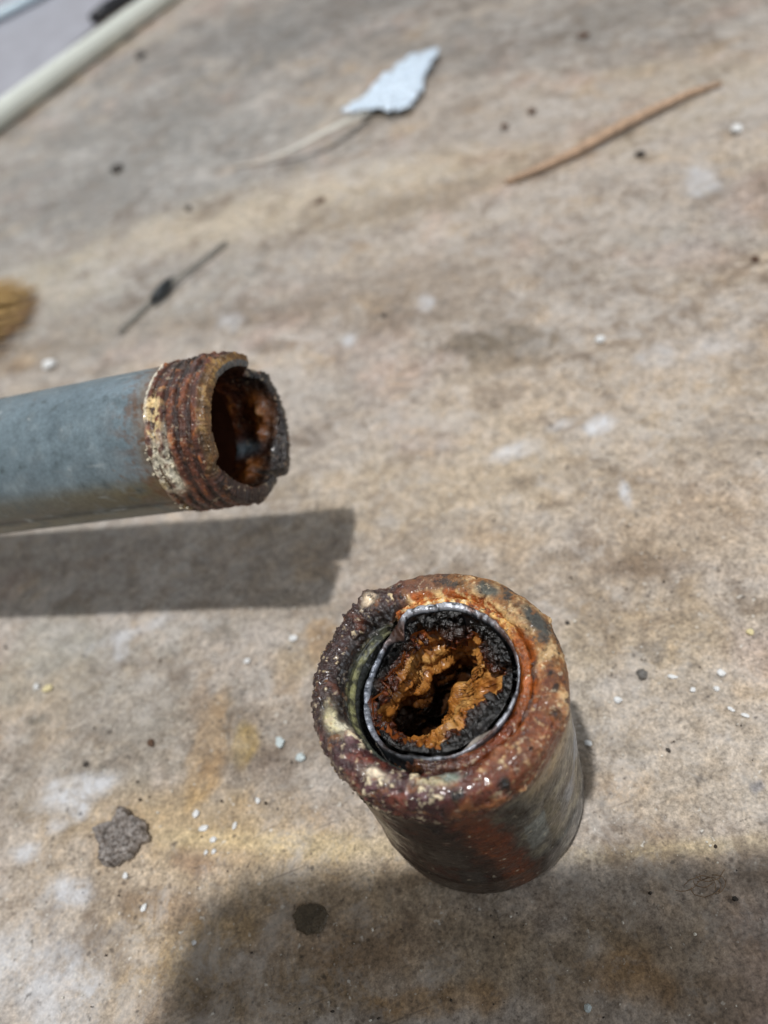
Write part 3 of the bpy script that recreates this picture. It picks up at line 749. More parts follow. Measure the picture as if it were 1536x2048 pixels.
    SLOT = np.array([(-0.427, 0.198), (-0.249, 0.285), (-0.11, 0.29), (-0.02, 0.385), (0.188, 0.415), (0.275, 0.347), (0.282, 0.241), (0.10, 0.26), (-0.007, 0.166),
                     (-0.127, 0.046), (-0.295, 0.01), (-0.41, 0.106)])
    CS = np.array([-0.07, 0.235])
    m = 480
    th = np.linspace(0, 2 * math.pi, m, endpoint=False)
    dirs = np.stack([np.cos(th), np.sin(th)], 1)
    def ray(poly, far=True):
        out = np.zeros(m)
        for k in range(len(poly)):
            p, q = poly[k] - CS, poly[(k + 1) % len(poly)] - CS
            e = q - p
            den = dirs[:, 0] * -e[1] + dirs[:, 1] * e[0]
            den = np.where(np.abs(den) < 1e-9, 1e-9, den)
            s = (p[0] * -e[1] + p[1] * e[0]) / den
            u = (dirs[:, 0] * p[1] - dirs[:, 1] * p[0]) / np.where(np.abs(den) < 1e-9, 1e-9, den)
            u = (dirs[:, 0] * (p[1]) - dirs[:, 1] * p[0]) / (dirs[:, 1] * e[0] - dirs[:, 0] * e[1] + 1e-12)
            ok = (s > 0) & (u >= 0) & (u <= 1)
            out = np.where(ok, np.maximum(out, s), out)
        for _ in range(2):
            out = 0.25 * np.roll(out, 1) + 0.5 * out + 0.25 * np.roll(out, -1)
        return out
    star, slot = ray(STAR), ray(SLOT) * 1.3 + 0.03
    # distance from CS to the stub's inner wall
    bq = dirs @ (CS - np.array([ox, oy])); cq = ((CS - np.array([ox, oy])) ** 2).sum() - 0.585 ** 2
    wallr = -bq + np.sqrt(bq * bq - cq)
    j = fbm(np.stack([np.cos(th), np.sin(th), 0 * th], -1), 6, 4, 41)
    j3 = fbm(np.stack([np.cos(th), np.sin(th), 0 * th], -1), 22, 3, 42)
    star = np.minimum(star * 1.12 * (1 + 0.08 * j + 0.10 * j3), wallr - 0.015)
    slot = np.maximum(slot * (1 + 0.06 * j3), 0.05)
    slot = np.minimum(slot, star * 1.2)
    pw = CS[None] + wallr[:, None] * dirs
    phw = np.degrees(np.arctan2(pw[:, 1] - oy, pw[:, 0] - ox)) % 360
    ztw = np.interp(phw, phi, zt)
    # tar
    n = 110
    t = np.linspace(0, 1.25, n)[:, None]
    tt = np.clip(t, 0, 1)
    rr = wallr * (1 - tt) + star * tt
    gap = np.clip((wallr - star) / 0.25, 0, 1)
    zz = (ztw - 0.035) * (1 - tt ** (0.75 + 0.8 * gap)) + (HS - 0.32) * tt ** (0.75 + 0.8 * gap)
    zz = zz - 0.5 * np.clip(t - 1, 0, 1) ** 1.0
    rr = rr + 0.14 * np.clip(t - 1, 0, 1) * 0
    P = np.stack([CS[0] + rr * dirs[:, 0], CS[1] + rr * dirs[:, 1], zz], -1)
    n2, n3, n4 = fbm(P, 6, 4, 43), fbm(P, 16, 4, 44), fbm(P, 40, 3, 45)
    fade = sst(0, 0.12, t)
    inw = (0.05 * n2 + 0.06 * n3 + 0.03 * n4) * fade
    Nn = normals(P)
    Nn = Nn * np.where(Nn[..., 2:3].mean() < 0, -1.0, 1.0)
    P = P + Nn * ((0.15 * n2 + 0.09 * n3 + 0.03 * n4) * fade)[..., None]
    col = np.ones((n, m, 3)) * hexc('#0f0e0d')
    col = mix(col, '#24211f', sst(0.1, 0.4, n3))
    edg = sst(0.80, 1.0, t + 0.15 * n3) + 0 * n3
    col = mix(col, '#3a2216', sst(0.35, 0.9, t + 0.5 * n2) * 0.7)
    col = mix(col, '#4a2010', edg * 0.7)
    col = mix(col, '#7a3a14', edg * sst(0.05, 0.3, n4) * 0.8)
    mesh_arrays("tar_lining", P * S, grid_faces(n, m, True), M_TAR, root, col, np.clip(0.75 + 0.3 * n2, 0, 1), np.zeros(n * m))
    # ochre
    n = 170
    t = np.linspace(-0.15, 1.9, n)[:, None]
    tt = np.clip(t, -0.15, 1)
    deep = np.clip(t - 1, 0, 1)
    rr = star * (1 - tt) + slot * tt
    rr = rr * (1 - 0.12 * deep)
    zz = HS - 0.345 - 0.40 * np.clip(tt, -1, 1) - 0.9 * deep + 0 * rr
    P = np.stack([CS[0] + rr * dirs[:, 0], CS[1] + rr * dirs[:, 1], zz], -1)
    Pw = P + 0.06 * np.stack([fbm(P, 5, 2, 46), fbm(P, 5, 2, 47), fbm(P, 5, 2, 48)], -1)
    n2, n3, n4 = fbm(Pw, 3.6, 2, 49), fbm(Pw, 9, 3, 50, kind=2), fbm(Pw, 30, 3, 51, kind=2)
    lev = np.sin((zz + 0.05 * n2) * 38) * 0.012                     # growth ledges
    inw = 0.11 * n2 + 0.028 * n3 + 0.004 * n4 + 1.2 * lev
    fd = sst(-0.15, 0.05, t)
    Nn = normals(P)
    Nn = Nn * np.where(Nn[..., 2:3].mean() < 0, -1.0, 1.0)
    P = P + Nn * (inw * fd)[..., None]
    q1 = fbm(P, 3.2, 4, 52)
    col = np.ones((n, m, 3)) * hexc('#bb8442')
    col = mix(col, '#b07232', sst(-0.1, 0.3, q1))
    col = mix(col, '#d6a863', sst(0.0, 0.35, -q1) * 0.8)
    col = mix(col, '#6f3712', sst(0.05, 0.5, -n3) * 0.7)
    col = mix(col, '#5a2a10', sst(0.12, 0.4, fbm(P, 8, 4, 53)) * 0.65)
    col = mix(col, '#8a3f14', (1 - sst(-0.02, 0.10, t + 0.1 * q1)) * 0.8)
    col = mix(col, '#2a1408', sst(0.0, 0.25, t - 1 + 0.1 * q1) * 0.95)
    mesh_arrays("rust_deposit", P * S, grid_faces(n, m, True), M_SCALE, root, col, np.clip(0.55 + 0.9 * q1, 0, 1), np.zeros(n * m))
    return root

build_coupling()

# ------------------------------------------------------------------ the held-up pipe
PP = np.array([-0.0187, 0.1237, 0.0535])
PD = np.array([0.91394147, -0.39994692, 0.06894526])
PA = np.array([-0.40090088, -0.91612143, 0.0])
PB = np.array([-0.06316223, 0.02764022, 0.99762044])
PL = 0.5515

def pipe_xyz(s, r, phi_deg):
    """s metres back from the mouth along the axis; relative to the mouth centre"""
    a = np.radians(phi_deg)
    return -PD * s[..., None] + r[..., None] * (np.cos(a)[..., None] * PA + np.sin(a)[..., None] * PB)

def build_pipe():
    root = empty("steel_pipe", PP, "grey galvanised steel pipe raised above the bench with a broken rusty threaded end", "pipe")
    M_ZINC = attr_material("weathered_zinc", 1300, 0.20, 0.4, 0.0002, 0.48, 0.26, 0.0)
    # tube
    m = 200
    s = np.r_[np.linspace(0.0125, 0.10, 160), np.linspace(0.10, PL, 60)[1:]]
    phi = np.linspace(0, 360, m, endpoint=False)
    PH = np.broadcast_to(phi, (len(s), m)); SS = np.broadcast_to(s[:, None], PH.shape)
    P0 = pipe_xyz(SS, np.full(PH.shape, 0.0150), PH)
    n1, n2, n3 = fbm(P0, 60, 4, 61), fbm(P0, 260, 4, 62), fbm(P0, 900, 3, 63)
    r = 0.0150 + 0.00006 * n1 + 0.00005 * n2 + 0.00004 * n3
    r = r - 0.00012 * np.exp(-(ang(PH, 347) / 2.2) ** 2)
    V1 = pipe_xyz(SS, r, PH)
    col = np.ones(PH.shape + (3,)) * hexc('#75868f')
    col = mix(col, '#7f8e96', sst(0.0, 0.35, n1 + 0.3 * n2) * 0.7)
    col = mix(col, '#586870', sst(0.05, 0.4, -n1 + 0.4 * n2) * 0.8)
    low = arc(PH + 8 * n1, -30, 14, 9)
    col = mix(col, '#6a6656', low * 0.75)
    col = mix(col, '#6f6440', arc(PH + 10 * n1, -10, 14, 8) * sst(0.05, 0.018, SS) * 0.6)
    col = mix(col, '#39403f', np.exp(-(ang(PH + 2 * n1, 347) / 3.0) ** 2) * 0.85)
    col = mix(col, '#8a8676', arc(PH, 318, 342, 5) * 0.7)
    col = mix(col, '#8b999f', sst(0.08, 0.40, n2) * 0.45)
    col = mix(col, '#566469', sst(0.10, 0.40, -n2) * 0.55)
    col = mix(col, '#c3ccd0', sst(0.40, 0.50, n2) * 0.7)
    col = mix(col, '#39413f', sst(0.36, 0.46, -n2) * 0.5)
    col = mix(col, '#7a5a34', sst(0.34, 0.45, n3) * sst(0.1, 0.3, n1) * 0.6)
    col = mix(col, '#8a6b45', sst(0.0185, 0.0135, SS + 0.003 * n2) * 0.5)
    scr = fbm(np.stack([SS * 60, PH * 3.2, 0 * SS], -1), 1.0, 3, 64)
    col = mix(col, '#a9b4b9', sst(0.42, 0.52, scr) * 0.6)
    bleed = sst(0.026, 0.014, SS + 0.006 * n1 + 0.004 * n2)
    col = mix(col, '#6b4a2e', bleed * sst(-0.15, 0.2, n2 + 0.5 * n3) * 0.85)
    inner = pipe_xyz(SS[::-1], np.full(PH.shape, 0.0117), PH)
    Vt = np.vstack([V1.reshape(-1, 3), inner.reshape(-1, 3)])
    n = len(s) * 2
    colt = np.vstack([col.reshape(-1, 3), np.ones((len(s) * m, 3)) * hexc('#3a2418')])
    wet = np.r_[np.clip(0.35 + 0.6 * n1, 0, 1).ravel(), np.full(len(s) * m, 0.2)]
    met = np.r_[np.full(len(s) * m, 0.25), np.zeros(len(s) * m)]
    mesh_arrays("tube", Vt, grid_faces(n, m, True), M_ZINC, root, colt, wet, met)

    # threaded end with its torn lip
    m = 520
    phi = np.linspace(0, 360, m, endpoint=False); A = np.radians(phi)
    circ = np.stack([np.cos(A), np.sin(A), 0 * A], -1)
    j1, j2, j3 = fbm(circ, 3, 3, 71), fbm(circ, 12, 4, 72), fbm(circ, 40, 3, 73)
    lip = np.interp(phi, [0, 12, 20, 60, 95, 120, 148, 158, 163, 172, 180, 235, 266, 268, 270, 274, 277, 300, 330, 350, 360],
                    [0.0022, 0.0030, 0.0016, 0.0014, 0.0012, 0.0004, 0.0002, 0.0022, 0.0032, 0.0002, -0.0006, -0.0014, -0.0014, -0.0006, 0.0044, 0.0044, 0.0002, 0.0008, 0.0010, 0.0018, 0.0022])
    lip = lip + 0.0003 * j2 + (0.00035 + 0.0006 * arc(phi, 168, 262, 6)) * j3
    thick = np.interp(phi, [0, 60, 100, 130, 160, 200, 250, 300, 330, 360], [0.0030, 0.0026, 0.0026, 0.0026, 0.0022, 0.0020, 0.0020, 0.0026, 0.0032, 0.0030])
    s0 = 0.0142
    rows = []
    for k in np.linspace(0, 1, 130): rows.append((s0 + (lip - s0) * k, None, 0, k))
    for k in np.linspace(0, 1, 14)[1:]: rows.append((lip - 0.00025 * math.sin(math.pi * k), k, 1, k))
    for k in np.linspace(0, 1, 36)[1:]: rows.append((lip + 0.012 * k, 1.0, 2, k))
    n = len(rows)
    SS = np.stack([a for a, _, _, _ in rows])
    kind = np.array([c for _, _, c, _ in rows])[:, None] + np.zeros((1, m))
    PH = np.broadcast_to(phi, (n, m))
    hel = (SS + PH / 360 * 0.0026) / 0.0026
    fr = hel - np.floor(hel)
    ridge = np.where(fr < 0.72, 1 - sst(0.0, 0.22, np.abs(fr - 0.36) - 0.18), 0.0)
    worn = np.clip(0.7 + 0.9 * j1[None] + 0.8 * fbm(pipe_xyz(SS, np.full(PH.shape, 0.015), PH), 260, 3, 78), 0.1, 1)
    rim_low = sst(lip + 0.0012, lip, SS)                                  # last turn worn towards the lip
    ro = 0.01495 + 0.00075 * ridge * worn - 0.0004 * rim_low
    ro = np.where(SS > s0 - 0.0008, np.maximum(ro, 0.01545), ro)
    ro = np.where(SS > s0 - 0.0002, 0.0149, ro)
    ri = 0.0149 - thick
    kk = np.array([0.0 if b is None else b for _, b, _, _ in rows])[:, None]
    rr = np.where(kind == 0, ro, (0.0145 * (1 - kk) + ri * kk))
    P0 = pipe_xyz(SS, rr, PH)
    n1, n2, n3, n4 = fbm(P0, 130, 4, 74), fbm(P0, 420, 4, 75), fbm(P0, 1100, 3, 76), fbm(P0, 330, 4, 77, kind=2)
    d = 0.00026 * n1 + 0.00030 * n2 + 0.00024 * n3
    d = d + (kind == 0) * 0.0004 * sst(0.15, 0.4, n2) * arc(PH, 80, 135, 15)
    d = d + (kind == 0) * 0.0007 * np.exp(-(ang(PH, 117) / 6) ** 2) * np.exp(-((SS - 0.006) / 0.002) ** 2)
    sgn = np.where(kind == 2, -1.0, np.where(kind == 0, 1.0, 0.3))
    bl = np.exp(-(ang(PH, 205) / 15) ** 2 - ((SS - 0.0034) / 0.0020) ** 2) + 0.9 * np.exp(-(ang(PH, 268) / 14) ** 2 - ((SS - 0.0062) / 0.0022) ** 2) + 0.7 * np.exp(-(ang(PH, 228) / 8) ** 2 - ((SS - 0.0042) / 0.0016) ** 2)
    bl = bl * (kind == 2)
    rr = rr + sgn * d - bl * (0.0020 + 0.0022 * np.clip(n4 + 0.2, 0, 1))
    SS2 = SS - (kind == 1) * (0.0002 * n2 + 0.00015 * n3)
    V = pipe_xyz(SS2, rr, PH)
    dk = np.clip(1 - ridge, 0, 1)
    W = PH + 20 * n1
    col = np.ones((n, m, 3)) * hexc('#5e3220')
    col = mix(col, '#7d4423', sst(0.0, 0.35, n1 + 0.4 * n2))
    col = mix(col, '#a8632c', sst(0.18, 0.36, n2 + 0.3 * n3) * 0.85)
    col = mix(col, '#3a2420', sst(0.05, 0.3, -n2) * 0.7)
    col = mix(col, '#1e1a19', dk * 0.7 * (kind == 0))
    col = mix(col, '#2b2826', arc(W, 95, 130, 10) * sst(0.004, 0.007, SS) * sst(0.0135, 0.010, SS) * 0.8)
    # white sealant left on the first turns
    seal = arc(W, 6, 48, 10) * sst(0.0085, 0.0105, SS + 0.002 * n1) * sst(-0.25, 0.05, n2)
    col = mix(col, '#d9d2bd', seal * (kind == 0))
    col = mix(col, '#dcc391', arc(W, 44, 78, 8) * sst(0.0095, 0.011, SS) * sst(0.05, 0.2, n2) * (kind == 0))
    col = mix(col, '#e9e2cf', sst(s0 - 0.0012, s0 - 0.0006, SS + 0.0003 * n2) * arc(PH, 60, 150, 20) * 0.9)
    col = mix(col, '#b9a273', sst(0.012, 0.0135, SS) * arc(PH, -40, 15, 12) * sst(-0.1, 0.2, n2) * 0.9)
    # ochre lip
    lipz = np.clip(sst(lip + 0.0016, lip + 0.0004, SS) * (kind == 0) + (kind == 1), 0, 1)
    nearlip = arc(PH, 8, 152, 5)
    col = mix(col, '#75562e', lipz * nearlip * 0.85)
    col = mix(col, '#a07f4c', lipz * nearlip * sst(0.05, 0.3, n2) * 0.9)
    col = mix(col, '#4f3a22', lipz * nearlip * sst(0.08, 0.3, -n2) * 0.8)
    col = mix(col, '#5e6468', arc(PH, 92, 150, 8) * ((kind == 1) & (kk > 0.45)) * 0.9)
    far = arc(W, 158, 300, 8)
    blk = np.clip(lipz + (kind == 2) * sst(lip + 0.012, lip + 0.001, SS) + sst(lip + 0.004, lip + 0.0015, SS), 0, 1) * far
    col = mix(col, '#1b1b1c', blk * 0.97)
    col = mix(col, '#2b1c17', arc(W, 296, 368, 8) * np.clip(lipz + (kind == 2), 0, 1) * 0.9)
    # bore
    b2 = (kind == 2) * 1.0
    col = mix(col, '#2a150d', b2 * (1 - far) * 0.9)
    col = mix(col, '#a5622c', np.clip(bl * 2.4, 0, 1))
    col = mix(col, '#c48746', np.clip(bl * 1.3, 0, 1) * sst(0.1, 0.6, n4) * 0.8)
    stripe = np.exp(-(ang(PH + 8 * n1, 240) / 7) ** 2) * sst(0.003, 0.006, SS) * b2
    col = mix(col, '#7d8c94', stripe * 0.9)
    wet = 0.35 + 0.4 * n1 + 0.55 * blk + 0.5 * b2
    mesh_arrays("threaded_end", V, grid_faces(n, m, True), M_RUST, root, col, np.clip(wet, 0, 1), np.zeros(n * m), spk=np.full(n * m, 0.8))

    # rust lining deeper in the bore
    s = np.linspace(0.010, 0.075, 60); m = 160
    phi = np.linspace(0, 360, m, endpoint=False)
    PH = np.broadcast_to(phi, (60, m)); SS = np.broadcast_to(s[:, None], PH.shape)
    P0 = pipe_xyz(SS, np.full(PH.shape, 0.0115), PH)
    n2, n4 = fbm(P0, 300, 4, 81, kind=2), fbm(P0, 120, 3, 82)
    V = pipe_xyz(SS, 0.01135 - 0.0012 * np.clip(n2, -0.2, 1) * sst(0.010, 0.02, SS), PH)
    col = np.ones((60, m, 3)) * hexc('#3c2012')
    col = mix(col, '#6b3818', sst(0.0, 0.3, n4))
    mesh_arrays("rust_lining", V, grid_faces(60, m, True), M_SCALE, root, col, np.full(60 * m, 0.5), np.zeros(60 * m))

    # crumbs of white sealant clinging to the first turn
    rnd = random.Random(5)
    Vs, Fs = [], []
    for k in range(60):
        if k < 38:
            ph_, s_ = rnd.gauss(24, 11), rnd.gauss(0.0122, 0.0013)
        else:
            ph_, s_ = rnd.gauss(-22, 9), rnd.gauss(0.0138, 0.0005)
        s_ = min(s_, 0.0148)
        c = pipe_xyz(np.array(s_), np.array(0.0153 + rnd.random() * 0.0004), np.array(ph_))
        q = 0.00012 + 0.0003 * rnd.random() ** 2.0
        base = len(Vs)
        for dx, dy, dz in ((1, 0, 0), (-1, 0, 0), (0, 1, 0), (0, -1, 0), (0, 0, 1), (0, 0, -1)):
            f_ = q * rnd.uniform(0.35, 1.6)
            Vs.append((c[0] + dx * f_, c[1] + dy * f_, c[2] + dz * f_))
        for a, b, c_ in ((0, 2, 4), (2, 1, 4), (1, 3, 4), (3, 0, 4), (2, 0, 5), (1, 2, 5), (3, 1, 5), (0, 3, 5)):
            Fs.append((base + a, base + b, base + c_))
    o = mesh_arrays("sealant_crumbs", Vs, Fs, plain_material("dry_sealant", '#d6cdb4', 0.8), root, smooth=False)
    tag(o, "crumbs of pale dried sealant on the first thread", kind='stuff')

build_pipe()

# ------------------------------------------------------------------ the phone that takes the picture
def build_phone():
    x0, x1, y0, y1, r = -0.0935, 0.026, -0.135, 0.0325, 0.014
    pts = []
    for cx_, cy_, a0 in ((x1 - r, y1 - r, 0), (x0 + r, y1 - r, 90), (x0 + r, y0 + r, 180), (x1 - r, y0 + r, 270)):
        for k in range(10):
            a = math.radians(a0 + 10 * k)
            pts.append((cx_ + r * math.cos(a), cy_ + r * math.sin(a)))
    m = len(pts); rows = []
    for inset, z in ((0.004, 0.0040), (0.0008, 0.0044), (0.0, 0.0055), (0.0, 0.0115), (0.0008, 0.0126), (0.004, 0.0130)):
        cxm, cym = (x0 + x1) / 2, (y0 + y1) / 2
        hx, hy = (x1 - x0) / 2, (y1 - y0) / 2
        rows.append([(cxm + (px - cxm) * (hx - inset) / hx, cym + (py - cym) * (hy - inset) / hy, z) for px, py in pts])
    V = np.array(rows).reshape(-1, 3)
    F = [tuple(f) for f in grid_faces(6, m, True)]
    me = bpy.data.meshes.new("phone")
    me.from_pydata([tuple(v) for v in V], [], F + [tuple(range(m))[::-1], tuple(range(5 * m, 6 * m))])
    me.materials.append(plain_material("phone_shell", '#2a2b2e', 0.35))
    o = bpy.data.objects.new("phone", me)
    link(o)
    o.matrix_world = M
    return tag(o, "dark phone held over the bench, throwing the round-cornered shadow at the bottom", "phone")
build_phone()

# ------------------------------------------------------------------ things lying on the bench
def tube_mesh(path, radii, nseg=10, squash=1.0):
    path = [Vector(p) for p in path]
    V, F = [], []
    for k, p in enumerate(path):
        d = (path[min(k + 1, len(path) - 1)] - path[max(k - 1, 0)]).normalized()
        side = d.cross(Vector((0, 0, 1)))
        side = side.normalized() if side.length > 1e-6 else Vector((1, 0, 0))
        up = side.cross(d)
        for j in range(nseg):
            a = 2 * math.pi * j / nseg
            V.append(p + side * radii[k] * math.cos(a) + up * radii[k] * squash * math.sin(a))
    n = len(path)
    for k in range(n - 1):
        for j in range(nseg):
            F.append((k * nseg + j, (k + 1) * nseg + j, (k + 1) * nseg + (j + 1) % nseg, k * nseg + (j + 1) % nseg))
    return V, F, [tuple(range(nseg)), tuple(range((n - 1) * nseg, n * nseg))[::-1]]

def tube_obj(name, path, radii, mat, parent=None, nseg=10, squash=1.0, loc=None):
    V, F, caps = tube_mesh(path, radii, nseg, squash)
    me = bpy.data.meshes.new(name)
    me.from_pydata(V, [], F + caps)
    for p in me.polygons:
        p.use_smooth = True
    me.materials.append(mat)
    o = bpy.data.objects.new(name, me)
    if loc is not None:
        o.location = loc
    return link(o, parent)

M_WHITE = plain_material("white_paint_chip", '#e2e4e4', 0.5, 0.12)
M_BLUEW = plain_material("bluish_chip", '#c9d6d8', 0.5, 0.12)
M_CREAM = plain_material("cream_chip", '#dccfa0', 0.6, 0.15)
M_DARK = plain_material("dark_crumb", '#3a342e', 0.6, 0.4)
M_BROWN = plain_material("rust_crumb", '#5c4433', 0.7, 0.4)
M_GREY = plain_material("grey_crumb", '#6d6a66', 0.6, 0.4)

def ico(sub=2):
    import bmesh
    bm = bmesh.new()
    bmesh.ops.create_icosphere(bm, subdivisions=sub, radius=1)
    V = np.array([v.co[:] for v in bm.verts]); F = [tuple(v.index for v in f.verts) for f in bm.faces]
    bm.free()
    return V, np.array(F)
ICO = ico(2)
ICO3 = ico(3)

def crumb(name, x, y, half, mat, label, cat, seed, flat=0.55, stretch=1.0, rot=0.0, rough=0.6, group=None):
    V0, F = ICO
    V = V0 * (1 + rough * fbm(V0, 1.3, 3, 100 + seed))[:, None] * (1 + 0.12 * fbm(V0, 4, 2, 200 + seed))[:, None]
    half *= 0.88
    stretch = 1 + (stretch - 1) * 0.7
    V = V * np.array([half * stretch, half, half * flat])
    c, s_ = math.cos(rot), math.sin(rot)
    V = np.stack([V[:, 0] * c - V[:, 1] * s_, V[:, 0] * s_ + V[:, 1] * c, V[:, 2]], 1)
    V[:, 2] -= V[:, 2].min()
    o = mesh_arrays(name, V, F, mat, smooth=False)
    o.location = (x, y, -0.0003)
    return tag(o, label, cat, group)

